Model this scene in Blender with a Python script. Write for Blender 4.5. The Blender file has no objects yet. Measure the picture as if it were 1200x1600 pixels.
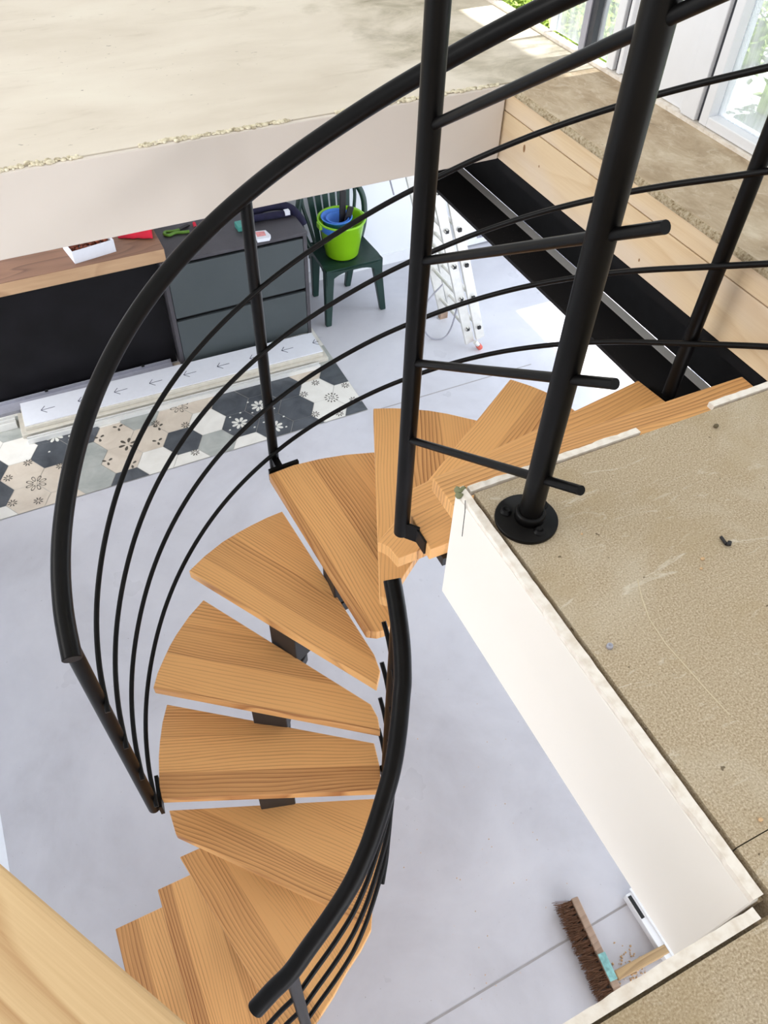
import bpy, bmesh, math, random
from mathutils import Vector, Matrix, noise
random.seed(7)
sc = bpy.context.scene
col = sc.collection
PI = math.pi

# ------------------------------------------------------------------ camera
cam_d = bpy.data.cameras.new('camera'); cam = bpy.data.objects.new('camera', cam_d); col.objects.link(cam)
ZC = 3.56
cam.matrix_world = Matrix(((0.90084197, 0.31165505, -0.30224969, 0.0),
                           (-0.43329279, 0.68905678, -0.58091145, 0.0),
                           (0.02722321, 0.65427203, 0.75576915, ZC),
                           (0, 0, 0, 1)))
cam_d.sensor_fit = 'VERTICAL'; cam_d.sensor_height = 24.0
cam_d.lens = 24.0 * 1230.1 / 1600.0
cam_d.clip_start = 0.02; cam_d.clip_end = 100
sc.camera = cam

# ------------------------------------------------------------------ light
W = bpy.data.worlds.new('sky'); sc.world = W; W.use_nodes = True
bg = W.node_tree.nodes['Background']
bg.inputs[0].default_value = (0.93, 0.97, 1.0, 1); bg.inputs[1].default_value = 1.0

sun_d = bpy.data.lights.new('sun', 'SUN'); sun = bpy.data.objects.new('sun', sun_d); col.objects.link(sun)
sun_d.energy = 9.0; sun_d.angle = math.radians(0.6); sun_d.color = (1.0, 0.96, 0.9)
sun.location = (8, 3, 12)
sun.rotation_euler = (0, math.radians(90 - 57), 0)       # shines from +x, 57 degrees high


def area(name, loc, rot, sx, sy, e, c=(1, 1, 1)):
    d = bpy.data.lights.new(name, 'AREA'); o = bpy.data.objects.new(name, d); col.objects.link(o)
    d.shape = 'RECTANGLE'; d.size = sx; d.size_y = sy; d.energy = e; d.color = c
    o.location = loc; o.rotation_euler = rot
    return o


# area lamps added as fill; only the bay one stands at the sunlit opening
area('bay_daylight', (4.9, 2.2, 1.35), (0, math.radians(78), 0), 1.9, 3.6, 105, (0.80, 0.90, 1.0))
area('near_end_fill', (0.9, -3.6, 1.3), (math.radians(82), 0, 0), 4.0, 2.0, 95, (0.94, 0.96, 1.0))  # added fill for the lower floor, at its open near end
area('upper_left_fill', (-3.2, 2.2, 3.7), (0, math.radians(-86), 0), 1.6, 2.6, 62, (1.0, 0.98, 0.95))  # added fill from the upper left, for the landing facing and treads
area('lower_left_fill', (-1.7, 4.5, 1.35), (0, math.radians(-76), 0), 1.5, 1.5, 34, (0.93, 0.96, 1.0))  # added low fill from the left for the desk end of the room

sc.view_settings.view_transform = 'Standard'; sc.view_settings.look = 'None'
sc.view_settings.gamma = 1.0; sc.view_settings.use_curve_mapping = False
sc.view_settings.exposure = 0.21


# ------------------------------------------------------------------ node helpers
class NT:
    def __init__(s, name, rough=0.6, metal=0.0, spec=0.5):
        s.m = bpy.data.materials.new(name); s.m.use_nodes = True
        s.t = s.m.node_tree; s.b = s.t.nodes['Principled BSDF']
        s.b.inputs['Roughness'].default_value = rough; s.b.inputs['Metallic'].default_value = metal
        s.b.inputs['Specular IOR Level'].default_value = spec
        s.tc = None

    def n(s, k, **kw):
        o = s.t.nodes.new(k)
        for a, v in kw.items(): setattr(o, a, v)
        return o

    def link(s, a, b): s.t.links.new(a, b)

    def obj(s):
        if s.tc is None: s.tc = s.n('ShaderNodeTexCoord')
        return s.tc.outputs['Object']

    def mapv(s, v, scale=(1, 1, 1), loc=(0, 0, 0)):
        m = s.n('ShaderNodeMapping'); m.inputs['Scale'].default_value = scale; m.inputs['Location'].default_value = loc
        s.link(v, m.inputs['Vector']); return m.outputs[0]

    def noise(s, v, scale, detail=2.0, rough=0.5, dist=0.0):
        o = s.n('ShaderNodeTexNoise'); s.link(v, o.inputs['Vector'])
        o.inputs['Scale'].default_value = scale; o.inputs['Detail'].default_value = detail
        o.inputs['Roughness'].default_value = rough; o.inputs['Distortion'].default_value = dist
        return o.outputs['Fac']

    def ramp(s, f, stops, interp='LINEAR'):
        r = s.n('ShaderNodeValToRGB'); r.color_ramp.interpolation = interp
        e = r.color_ramp.elements
        while len(e) < len(stops): e.new(0.5)
        for i, (p, c) in enumerate(stops):
            e[i].position = p; e[i].color = (c[0], c[1], c[2], 1) if not isinstance(c, (int, float)) else (c, c, c, 1)
        s.link(f, r.inputs[0]); return r.outputs[0]

    def mix(s, f, a, b, mode='MIX'):
        x = s.n('ShaderNodeMix'); x.data_type = 'RGBA'; x.blend_type = mode
        for sock, v in ((x.inputs[0], f), (x.inputs[6], a), (x.inputs[7], b)):
            if hasattr(v, 'links'): s.link(v, sock)
            elif isinstance(v, (int, float)): sock.default_value = v
            else: sock.default_value = (v[0], v[1], v[2], 1)
        return x.outputs[2]

    def math(s, op, a, b=0.0, c=0.0):
        x = s.n('ShaderNodeMath'); x.operation = op
        for i, v in enumerate((a, b, c)):
            if hasattr(v, 'links'): s.link(v, x.inputs[i])
            else: x.inputs[i].default_value = v
        return x.outputs[0]

    def bump(s, h, strength=0.2, dist=0.01):
        b = s.n('ShaderNodeBump'); b.inputs['Strength'].default_value = strength; b.inputs['Distance'].default_value = dist
        s.link(h, b.inputs['Height']); s.link(b.outputs[0], s.b.inputs['Normal'])

    def base(s, c):
        if hasattr(c, 'links'): s.link(c, s.b.inputs['Base Color'])
        else: s.b.inputs['Base Color'].default_value = (c[0], c[1], c[2], 1)
        return s.m


def L(r, g, b):                                            # sRGB 0-255 -> linear
    f = lambda v: (v / 255 / 12.92) if v / 255 <= 0.04045 else ((v / 255 + 0.055) / 1.055) ** 2.4
    return (f(r), f(g), f(b))


def plain(name, c, rough=0.6, metal=0.0, var=0.06, scale=30, spec=0.5):
    t = NT(name, rough, metal, spec)
    f = t.noise(t.obj(), scale, 3)
    a = tuple(max(0, v * (1 - var)) for v in c); b = tuple(min(1, v * (1 + var)) for v in c)
    return t.base(t.ramp(f, [(0.3, a), (0.7, b)]))


def wood(name, light, dark, ring=42, staves=10.5, rough=0.45, stave_var=0.35, contrast=1.0, random_off=True, blotch=None, bendk=6.0):
    t = NT(name, rough, 0, 0.4)
    v = t.obj()
    if random_off:
        oi = t.n('ShaderNodeObjectInfo')
        a = t.n('ShaderNodeVectorMath'); a.operation = 'SCALE'; a.inputs[0].default_value = (17.3, 0.37, 5.1)
        t.link(oi.outputs['Random'], a.inputs['Scale'])
        b = t.n('ShaderNodeVectorMath'); b.operation = 'ADD'; t.link(v, b.inputs[0]); t.link(a.outputs[0], b.inputs[1]); v = b.outputs[0]
    sp = t.n('ShaderNodeSeparateXYZ'); t.link(v, sp.inputs[0])
    X, Y, Z = sp.outputs
    sy = t.math('MULTIPLY', Y, staves)
    fl = t.math('FLOOR', sy)
    wn = t.n('ShaderNodeTexWhiteNoise'); wn.noise_dimensions = '1D'; t.link(fl, wn.inputs['W'])
    rnd = wn.outputs['Value']
    x2 = t.math('ADD', X, t.math('MULTIPLY', rnd, 23.0))
    cb = t.n('ShaderNodeCombineXYZ'); t.link(x2, cb.inputs[0]); t.link(Y, cb.inputs[1]); t.link(t.math('ADD', Z, t.math('MULTIPLY', rnd, 3.0)), cb.inputs[2])
    v2 = cb.outputs[0]
    # broad bend of the rings, then growth rings across y
    bend = t.noise(t.mapv(v2, (1.1, 5.0, 2.0)), 1.0, 2)
    yy = t.math('ADD', t.math('MULTIPLY', Y, ring), t.math('MULTIPLY', bend, bendk))
    w = t.math('FRACT', yy)
    saw = t.ramp(w, [(0.0, 0.0), (0.55, 0.35), (0.88, 1.0), (1.0, 0.0)])
    amp = t.ramp(t.noise(t.mapv(v2, (0.7, 12, 3)), 1.0, 2), [(0.3, 0.25), (0.7, 1.0)])
    fib = t.noise(t.mapv(v2, (5, 320, 60)), 1.0, 3, 0.6)
    f = t.math('MULTIPLY', saw, amp)
    f = t.math('ADD', t.math('MULTIPLY', f, 0.62 * contrast), t.math('MULTIPLY', t.math('SUBTRACT', fib, 0.4), 0.6))
    f = t.math('ADD', f, t.math('MULTIPLY', t.math('SUBTRACT', rnd, 0.5), stave_var))
    mid = tuple((a_ * 0.62 + b_ * 0.38) for a_, b_ in zip(light, dark))
    c = t.ramp(f, [(0.0, light), (0.4, mid), (0.95, dark)])
    if blotch:
        k = t.ramp(t.noise(t.mapv(t.obj(), (1.5, 4, 4)), 1.0, 3), [(0.45, 0), (0.62, 1)])
        c = t.mix(t.math('MULTIPLY', k, 0.6), c, blotch)
    t.bump(fib, 0.08, 0.002)
    return t.base(c)


M = {}
M['tread'] = wood('larch_tread', L(234, 178, 114), L(126, 64, 25), ring=90, staves=8.0, stave_var=0.6, bendk=9.0, contrast=1.15)
M['pine'] = wood('pine_plank', L(228, 204, 168), L(196, 158, 110), ring=16, staves=0.01, rough=0.6, stave_var=0.0, contrast=0.8, blotch=L(222, 206, 190))
M['beam_pine'] = wood('pine_beam', L(216, 184, 138), L(160, 110, 60), ring=26, staves=0.01, rough=0.55, stave_var=0.0, contrast=1.35)
M['walnut'] = wood('walnut_board', L(150, 112, 88), L(92, 62, 48), ring=12, staves=0.01, rough=0.5, stave_var=0.0, contrast=1.0)
M['walnut_edge'] = wood('walnut_edge', L(196, 160, 124), L(150, 112, 80), ring=30, staves=0.01, rough=0.5, stave_var=0.0)
M['broom_wood'] = wood('worn_wood', L(176, 150, 130), L(110, 86, 72), ring=30, staves=0.01, stave_var=0.0)
M['stick_wood'] = wood('raw_stick', L(190, 160, 118), L(128, 100, 68), ring=30, staves=0.01, stave_var=0.0)


def black_steel():
    t = NT('black_steel', 0.36, 0.0, 0.14)
    f = t.noise(t.obj(), 90, 3)
    t.bump(f, 0.05, 0.001)
    return t.base(t.ramp(t.noise(t.obj(), 14, 2), [(0.3, (0.0025, 0.0022, 0.0022)), (0.7, (0.0045, 0.004, 0.004))]))


M['black'] = black_steel()
M['girder'] = plain('girder_black', (0.006, 0.006, 0.007), 0.75, var=0.2, spec=0.15)


def flange_mat():
    t = NT('dusty_flange', 0.7, 0, 0.2)
    v = t.obj()
    d = t.ramp(t.noise(v, 260, 2), [(0.70, 0.0), (0.76, 1.0)])
    p = t.ramp(t.noise(v, 3.5, 3), [(0.5, 0.0), (0.66, 1.0)])
    return t.base(t.mix(t.math('MULTIPLY', t.math('MULTIPLY', d, p), 0.5), (0.011, 0.010, 0.011), (0.5, 0.45, 0.4)))


M['flange'] = flange_mat()
M['dark_metal'] = plain('spine_metal', (0.016, 0.016, 0.018), 0.5)
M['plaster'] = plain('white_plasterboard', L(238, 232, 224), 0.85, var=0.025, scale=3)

M['plaster_dull'] = plain('greyer_plasterboard', L(222, 212, 202), 0.85, var=0.025, scale=3)  # greyer, warmer copy of the white plasterboard, for the slab edge


def torn_mat():
    t = NT('plasterboard_edge', 0.9, 0, 0.2)
    f = t.noise(t.obj(), 60, 4)
    t.bump(f, 0.4, 0.004)
    return t.base(t.ramp(f, [(0.3, L(222, 210, 196)), (0.55, L(240, 232, 222)), (0.8, L(246, 240, 232))]))


M['torn'] = torn_mat()


def crumb_mat():
    t = NT('plaster_crumbs', 0.95, 0, 0.1)
    f = t.noise(t.obj(), 45, 4)
    t.bump(f, 0.5, 0.01)
    return t.base(t.ramp(f, [(0.35, L(176, 164, 140)), (0.5, L(226, 216, 190)), (0.7, L(240, 232, 212))]))


M['crumb'] = crumb_mat()


def slab_mat():
    t = NT('screed_slab', 0.8, 0, 0.25)
    v = t.obj()
    big = t.noise(t.mapv(v, (1.0, 1.4, 1)), 1.5, 6, 0.6, 0.4)
    cream = t.ramp(t.noise(t.mapv(v, (1.2, 2.6, 1)), 1.6, 5, 0.55, 0.3), [(0.3, L(212, 201, 186)), (0.55, L(224, 214, 200)), (0.75, L(230, 222, 208))])
    grey = t.ramp(t.noise(t.mapv(v, (2, 2.6, 1)), 2.2, 8, 0.68, 0.8), [(0.32, L(158, 149, 130)), (0.5, L(194, 184, 166)), (0.7, L(222, 212, 196))])
    sp = t.n('ShaderNodeSeparateXYZ'); t.link(v, sp.inputs[0])
    k = t.math('ADD', t.math('MULTIPLY', t.math('SUBTRACT', sp.outputs[0], 1.0), 1.3), t.math('MULTIPLY', t.math('SUBTRACT', big, 0.5), 3.4))
    c = t.mix(t.ramp(k, [(0.2, 0), (0.6, 1)]), cream, grey)
    smear = t.ramp(t.noise(t.mapv(v, (2.2, 9, 1)), 1.4, 7, 0.7, 0.5), [(0.56, 0), (0.7, 1)])
    c = t.mix(t.math('MULTIPLY', smear, 0.22), c, L(168, 154, 132))
    speck = t.ramp(t.noise(t.mapv(v, (1, 2.4, 1)), 34, 3, 0.6), [(0.70, 0), (0.725, 1)])
    patch = t.ramp(t.noise(v, 3.0, 3), [(0.42, 0), (0.6, 1)])
    c = t.mix(t.math('MULTIPLY', t.math('MULTIPLY', speck, patch), 0.75), c, L(112, 102, 94))
    t.bump(t.noise(v, 14, 4, 0.5), 0.05, 0.004)
    return t.base(c)


M['slab'] = slab_mat()


def conc_mat():
    t = NT('raw_concrete', 0.85, 0, 0.2)
    v = t.obj()
    c = t.ramp(t.noise(t.mapv(v, (4, 2.5, 1)), 2.6, 8, 0.68, 0.5), [(0.3, L(160, 140, 114)), (0.5, L(186, 166, 140)), (0.7, L(210, 194, 170))])
    sw = t.ramp(t.noise(t.mapv(v, (9, 6, 1)), 2.6, 8, 0.75, 0.9), [(0.52, 0), (0.64, 1)])
    c = t.mix(t.math('MULTIPLY', sw, 0.4), c, L(226, 214, 194))
    p = t.ramp(t.noise(v, 38, 2), [(0.72, 0), (0.75, 1)])
    c = t.mix(t.math('MULTIPLY', p, 0.5), c, L(110, 96, 76))
    t.bump(t.noise(v, 30, 5, 0.6), 0.2, 0.004)
    return t.base(c)


M['concrete'] = conc_mat()
M['pale_line'] = plain('pale_scratch', L(206, 192, 164), 0.9)


def conc_edge():
    t = NT('crumbly_concrete_edge', 0.95, 0, 0.1)
    f = t.noise(t.obj(), 120, 5, 0.7)
    t.bump(f, 0.8, 0.006)
    return t.base(t.ramp(f, [(0.34, L(132, 112, 82)), (0.5, L(184, 168, 140)), (0.68, L(208, 194, 170))]))


M['concrete_edge'] = conc_edge()


def chip_mat():
    t = NT('chipboard_floor', 0.75, 0, 0.3)
    v = t.obj()
    f = t.noise(v, 360, 2, 0.7)
    c = t.ramp(f, [(0.30, L(140, 121, 96)), (0.45, L(174, 156, 130)), (0.56, L(186, 169, 143)), (0.70, L(210, 195, 172))])
    st = t.noise(v, 4.0, 5, 0.6, 0.8)
    c = t.mix(t.math('MULTIPLY', t.ramp(st, [(0.5, 0), (0.7, 1)]), 0.35), c, L(206, 196, 178))
    c = t.mix(t.math('MULTIPLY', t.ramp(t.noise(t.mapv(v, (1, 1, 1), (3, 1, 0)), 6.0, 4), [(0.52, 0), (0.66, 1)]), 0.45), c, L(168, 146, 110))
    sc_ = t.ramp(t.noise(t.mapv(v, (4, 16, 1)), 1.5, 6, 0.7, 2.2), [(0.60, 0), (0.7, 1)])
    c = t.mix(t.math('MULTIPLY', sc_, 0.45), c, L(226, 220, 206))
    d = t.ramp(t.noise(v, 60, 2), [(0.735, 0), (0.75, 1)])
    c = t.mix(t.math('MULTIPLY', d, 0.8), c, L(86, 72, 52))
    t.bump(f, 0.12, 0.002)
    return t.base(c)


M['chip'] = chip_mat()


def polished():
    t = NT('polished_concrete', 0.34, 0, 0.5)
    v = t.obj()
    c = t.ramp(t.noise(v, 1.1, 6, 0.6, 0.5), [(0.3, L(186, 184, 190)), (0.5, L(202, 201, 208)), (0.72, L(216, 215, 221))])
    k = t.ramp(t.noise(t.mapv(v, (1, 1, 1), (4, 2, 0)), 5.0, 6, 0.65, 0.8), [(0.35, 0), (0.7, 1)])
    c = t.mix(t.math('MULTIPLY', k, 0.3), c, L(214, 214, 220))
    d = t.ramp(t.noise(v, 75, 2), [(0.745, 0), (0.76, 1)])
    c = t.mix(t.math('MULTIPLY', d, 0.5), c, L(130, 122, 120))
    r = t.ramp(t.noise(v, 3, 4), [(0.3, 0.26), (0.7, 0.46)])
    t.link(r, t.b.inputs['Roughness'])
    return t.base(c)


M['floor'] = polished()
M['joint'] = plain('floor_joint', L(160, 156, 156), 0.7)
M['white_wall'] = plain('white_wall_paint', L(238, 240, 245), 0.8, var=0.015, scale=2)
M['white_lacquer'] = plain('white_lacquer', L(240, 241, 244), 0.35, var=0.01)
M['grey_strip'] = plain('light_grey_strip', L(206, 203, 200), 0.6, var=0.03)
M['shade_roof'] = plain('shade_roof_white', L(232, 230, 226), 0.85, var=0.02)


def tile(name, c1, c2):
    t = NT(name, 0.42, 0, 0.5)
    f = t.noise(t.obj(), 6, 5, 0.6, 0.7)
    return t.base(t.ramp(f, [(0.3, c1), (0.7, c2)]))


M['t_white'] = tile('tile_white', L(226, 222, 214), L(240, 237, 230))
M['t_beige'] = tile('tile_beige', L(202, 188, 172), L(222, 210, 194))
M['t_grey'] = tile('tile_grey', L(150, 154, 150), L(184, 186, 181))
M['t_dark'] = tile('tile_dark', L(58, 62, 68), L(92, 96, 102))
M['t_grout'] = plain('tile_grout', L(186, 182, 174), 0.8)
M['t_ink'] = plain('tile_ink_dark', L(88, 82, 74), 0.5)
M['t_ink_w'] = plain('tile_ink_white', L(228, 226, 218), 0.5)
M['dresser'] = plain('charcoal_laminate', L(70, 67, 72), 0.55, var=0.1, scale=12)
M['drawer'] = plain('slate_drawer_front', L(76, 82, 84), 0.4, var=0.04, scale=5, spec=0.3)
M['recess'] = plain('black_recess', (0.008, 0.008, 0.009), 0.7)
M['panel_black'] = plain('black_panel', (0.0045, 0.004, 0.0055), 0.5, var=0.4, scale=6, spec=0.2)
M['alu_grey'] = plain('grey_aluminium', L(170, 170, 182), 0.5, 0.1, var=0.06)
M['alu_beige'] = plain('champagne_aluminium', L(214, 208, 196), 0.4, 0.15, var=0.05)
M['alu_white'] = plain('white_aluminium', L(232, 231, 228), 0.35, 0.1, var=0.03)
M['card'] = plain('white_card', L(232, 234, 242), 0.6, var=0.015)
M['ink'] = plain('blue_black_ink', L(58, 58, 84), 0.7)
M['alu'] = plain('ladder_aluminium', L(226, 224, 218), 0.32, 0.35, var=0.05)
M['red_plastic'] = plain('red_rubber', L(206, 96, 82), 0.6)
M['chair_green'] = plain('dark_green_plastic', L(20, 52, 46), 0.38, var=0.12, scale=8)
def seat_mat():
    t = NT('dark_green_slotted_plastic', 0.38)
    br = t.n('ShaderNodeTexBrick'); t.link(t.obj(), br.inputs['Vector'])
    br.inputs['Scale'].default_value = 22.0; br.inputs['Mortar Size'].default_value = 0.012; br.inputs['Brick Width'].default_value = 0.9; br.inputs['Row Height'].default_value = 0.42
    t.bump(br.outputs['Fac'], 0.7, -0.004)
    return t.base(t.mix(br.outputs['Fac'], L(20, 52, 44), L(8, 24, 20)))


M['chair_seat'] = seat_mat()
M['bucket'] = plain('lime_plastic', L(150, 214, 30), 0.28, var=0.05, scale=4)
M['bucket_in'] = plain('blue_plastic', L(70, 132, 226), 0.35)
M['tool_black'] = plain('black_rubber', (0.012, 0.010, 0.012), 0.55)
M['navy'] = plain('navy_cloth', L(24, 22, 52), 0.9, var=0.25, scale=40)
M['red_cloth'] = plain('red_fabric', L(212, 24, 56), 0.75, var=0.12, scale=15)
M['pink'] = plain('pink_print', L(226, 150, 150), 0.6, var=0.15, scale=60)
M['teal'] = plain('teal_plastic', L(72, 150, 140), 0.5)
M['olive'] = plain('green_grip', L(96, 140, 44), 0.5)
M['food'] = plain('mixed_snacks', L(128, 60, 34), 0.7, var=0.6, scale=60)
M['bristle'] = plain('coir_bristle', L(122, 88, 66), 0.9, var=0.3, scale=60)
M['teal_paint'] = plain('worn_teal_bracket', L(128, 178, 176), 0.6, var=0.3, scale=60)
M['sawdust'] = plain('sawdust', L(214, 178, 136), 0.9, var=0.2, scale=80)
M['green_mortar'] = plain('greenish_mortar', L(126, 128, 96), 0.9, var=0.2, scale=60)
M['roof_mem'] = plain('pale_roof_gravel', L(222, 226, 228), 0.9, var=0.12, scale=45)
M['leaf'] = plain('hedge_leaf', L(150, 176, 74), 0.6, var=0.45, scale=9)
M['pvc'] = plain('white_window_frame', L(238, 239, 243), 0.4, var=0.01)
M['seal'] = plain('dark_window_seal', L(58, 60, 68), 0.5)


def glass_mat():
    m = bpy.data.materials.new('dusty_glass'); m.use_nodes = True
    t = m.node_tree; t.nodes.clear()
    out = t.nodes.new('ShaderNodeOutputMaterial')
    tr = t.nodes.new('ShaderNodeBsdfTransparent'); tr.inputs[0].default_value = (0.93, 0.96, 0.98, 1)
    gl = t.nodes.new('ShaderNodeBsdfGlossy'); gl.inputs['Roughness'].default_value = 0.03
    df = t.nodes.new('ShaderNodeBsdfDiffuse'); df.inputs[0].default_value = (0.85, 0.88, 0.93, 1)
    lw = t.nodes.new('ShaderNodeLayerWeight'); pw = t.nodes.new('ShaderNodeMath'); pw.operation = 'POWER'; pw.inputs[1].default_value = 5.0; fr = t.nodes.new('ShaderNodeMath'); fr.operation = 'MULTIPLY_ADD'; fr.inputs[1].default_value = 0.5; fr.inputs[2].default_value = 0.03
    t.links.new(lw.outputs['Facing'], pw.inputs[0]); t.links.new(pw.outputs[0], fr.inputs[0])
    mx = t.nodes.new('ShaderNodeMixShader'); mx2 = t.nodes.new('ShaderNodeMixShader')
    tc = t.nodes.new('ShaderNodeTexCoord'); mp = t.nodes.new('ShaderNodeMapping'); mp.inputs['Scale'].default_value = (1, 26, 3)
    nz = t.nodes.new('ShaderNodeTexNoise'); nz.inputs['Scale'].default_value = 1.6; nz.inputs['Detail'].default_value = 6
    rp = t.nodes.new('ShaderNodeValToRGB'); rp.color_ramp.elements[0].position = 0.4; rp.color_ramp.elements[0].color = (0.22, 0.22, 0.22, 1)
    rp.color_ramp.elements[1].position = 0.72; rp.color_ramp.elements[1].color = (0.6, 0.6, 0.6, 1)
    t.links.new(tc.outputs['Object'], mp.inputs[0]); t.links.new(mp.outputs[0], nz.inputs['Vector']); t.links.new(nz.outputs[0], rp.inputs[0])
    t.links.new(fr.outputs[0], mx.inputs[0]); t.links.new(tr.outputs[0], mx.inputs[1]); t.links.new(gl.outputs[0], mx.inputs[2])
    t.links.new(rp.outputs[0], mx2.inputs[0]); t.links.new(mx.outputs[0], mx2.inputs[1]); t.links.new(df.outputs[0], mx2.inputs[2])
    t.links.new(mx2.outputs[0], out.inputs[0])
    return m


M['glass'] = glass_mat()


# ------------------------------------------------------------------ mesh helpers
class MB:
    """collects shapes; build() links them as ONE mesh object"""

    def __init__(s): s.v = []; s.f = []; s.mi = []; s.sm = []; s.cur = 0

    def add(s, vs, fs, smooth=False):
        o = len(s.v); s.v += [tuple(p) for p in vs]
        for f in fs: s.f.append([i + o for i in f]); s.mi.append(s.cur); s.sm.append(smooth)

    def box(s, a, b, R=None, T=(0, 0, 0)):
        x0, y0, z0 = a; x1, y1, z1 = b
        vs = [Vector(p) for p in ((x0, y0, z0), (x1, y0, z0), (x1, y1, z0), (x0, y1, z0), (x0, y0, z1), (x1, y0, z1), (x1, y1, z1), (x0, y1, z1))]
        if R is not None: vs = [R @ p for p in vs]
        vs = [p + Vector(T) for p in vs]
        s.add(vs, [(0, 3, 2, 1), (4, 5, 6, 7), (0, 1, 5, 4), (1, 2, 6, 5), (2, 3, 7, 6), (3, 0, 4, 7)])

    def prism(s, poly, z0, z1):
        n = len(poly)
        a = sum(poly[i][0] * poly[(i + 1) % n][1] - poly[(i + 1) % n][0] * poly[i][1] for i in range(n))
        if a < 0: poly = poly[::-1]
        s.add([(x, y, z0) for x, y in poly] + [(x, y, z1) for x, y in poly],
              [tuple(range(n))[::-1], tuple(range(n, 2 * n))] + [(i, (i + 1) % n, n + (i + 1) % n, n + i) for i in range(n)])

    def tube(s, pts, r, seg=14, cap=True, r2=None):
        pts = [Vector(p) for p in pts]; n = len(pts)
        t0 = (pts[1] - pts[0]).normalized()
        u = t0.orthogonal().normalized()
        vs = []; rr = r if not isinstance(r, (int, float)) else [r] * n
        for i in range(n):
            t = (pts[min(i + 1, n - 1)] - pts[max(i - 1, 0)]).normalized()
            u = (u - t * u.dot(t)).normalized(); w = t.cross(u)
            for k in range(seg):
                a = 2 * PI * k / seg; vs.append(pts[i] + (u * math.cos(a) + w * math.sin(a)) * rr[i])
        fs = [(i * seg + k, i * seg + (k + 1) % seg, (i + 1) * seg + (k + 1) % seg, (i + 1) * seg + k) for i in range(n - 1) for k in range(seg)]
        s.add(vs, fs, True)
        if cap:
            s.add(vs[:seg], [tuple(range(seg))[::-1]]); s.add(vs[-seg:], [tuple(range(seg))])

    def bar(s, p, q, w, h, up=(0, 0, 1)):
        p = Vector(p); q = Vector(q); t = (q - p).normalized(); up = Vector(up)
        sx = t.cross(up).normalized(); sz = sx.cross(t)
        vs = []
        for c in (p, q):
            for a, b in ((-1, -1), (1, -1), (1, 1), (-1, 1)): vs.append(c + sx * a * w / 2 + sz * b * h / 2)
        s.add(vs, [(0, 1, 2, 3)[::-1], (4, 5, 6, 7), (0, 1, 5, 4), (1, 2, 6, 5), (2, 3, 7, 6), (3, 0, 4, 7)])

    def lathe(s, prof, c, seg=40, close=False):
        vs = []; n = len(prof)
        for r, z in prof:
            for k in range(seg):
                a = 2 * PI * k / seg; vs.append((c[0] + r * math.cos(a), c[1] + r * math.sin(a), c[2] + z))
        fs = [(i * seg + k, i * seg + (k + 1) % seg, (i + 1) * seg + (k + 1) % seg, (i + 1) * seg + k) for i in range(n - 1) for k in range(seg)]
        s.add(vs, fs, True)

    def ball(s, c, rx, ry, rz, seg=12, rings=7):
        vs = [(c[0], c[1], c[2] - rz)]
        for i in range(1, rings):
            a = -PI / 2 + PI * i / rings
            for k in range(seg):
                b = 2 * PI * k / seg; vs.append((c[0] + rx * math.cos(a) * math.cos(b), c[1] + ry * math.cos(a) * math.sin(b), c[2] + rz * math.sin(a)))
        vs.append((c[0], c[1], c[2] + rz))
        fs = [(0, 1 + (k + 1) % seg, 1 + k) for k in range(seg)]
        for i in range(rings - 2):
            for k in range(seg): fs.append((1 + i * seg + k, 1 + i * seg + (k + 1) % seg, 1 + (i + 1) * seg + (k + 1) % seg, 1 + (i + 1) * seg + k))
        e = len(vs) - 1; b0 = 1 + (rings - 2) * seg
        fs += [(e, b0 + k, b0 + (k + 1) % seg) for k in range(seg)]
        s.add(vs, fs, True)

    def build(s, name, mats, parent=None, bevel=0.0, loc=None, rotz=0.0):
        me = bpy.data.meshes.new(name); me.from_pydata(s.v, [], s.f)
        for m in (mats if isinstance(mats, (list, tuple)) else [mats]): me.materials.append(m)
        me.polygons.foreach_set('material_index', s.mi); me.polygons.foreach_set('use_smooth', s.sm)
        me.update()
        o = bpy.data.objects.new(name, me); col.objects.link(o)
        if loc is not None: o.location = loc
        o.rotation_euler.z = rotz
        if parent is not None:
            o.parent = parent
            if parent.location.length > 0 or parent.rotation_euler.z:
                pm = Matrix.Translation(parent.location) @ parent.rotation_euler.to_matrix().to_4x4()
                if parent.parent is not None:
                    g = parent.parent
                    pm = Matrix.Translation(g.location) @ g.rotation_euler.to_matrix().to_4x4() @ parent.matrix_parent_inverse @ pm
                o.matrix_parent_inverse = pm.inverted()
        if bevel:
            b = o.modifiers.new('bevel', 'BEVEL'); b.width = bevel; b.segments = 2; b.limit_method = 'ANGLE'; b.angle_limit = math.radians(40)
        return o


def tag(o, label, cat, group=None, kind=None):
    if label: o['label'] = label
    if cat: o['category'] = cat
    if group: o['group'] = group
    if kind: o['kind'] = kind
    return o


def thing(name, loc, label, cat, group=None):
    o = bpy.data.objects.new(name, None); col.objects.link(o); o.location = loc; o.empty_display_size = 0.05
    return tag(o, label, cat, group)


def struct(o, label=None):
    o['kind'] = 'structure'
    if label: o['label'] = label
    return o


def catmull(P, n=8):
    P = [Vector(p) for p in P]; out = []
    for i in range(len(P) - 1):
        a, b, c, d = P[max(i - 1, 0)], P[i], P[i + 1], P[min(i + 2, len(P) - 1)]
        for k in range(n):
            t = k / n
            out.append(0.5 * ((2 * b) + (c - a) * t + (2 * a - 5 * b + 4 * c - d) * t * t + (3 * b - a - 3 * c + d) * t ** 3))
    out.append(P[-1]); return out


ZU = 2.6        # upper floor level

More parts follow.
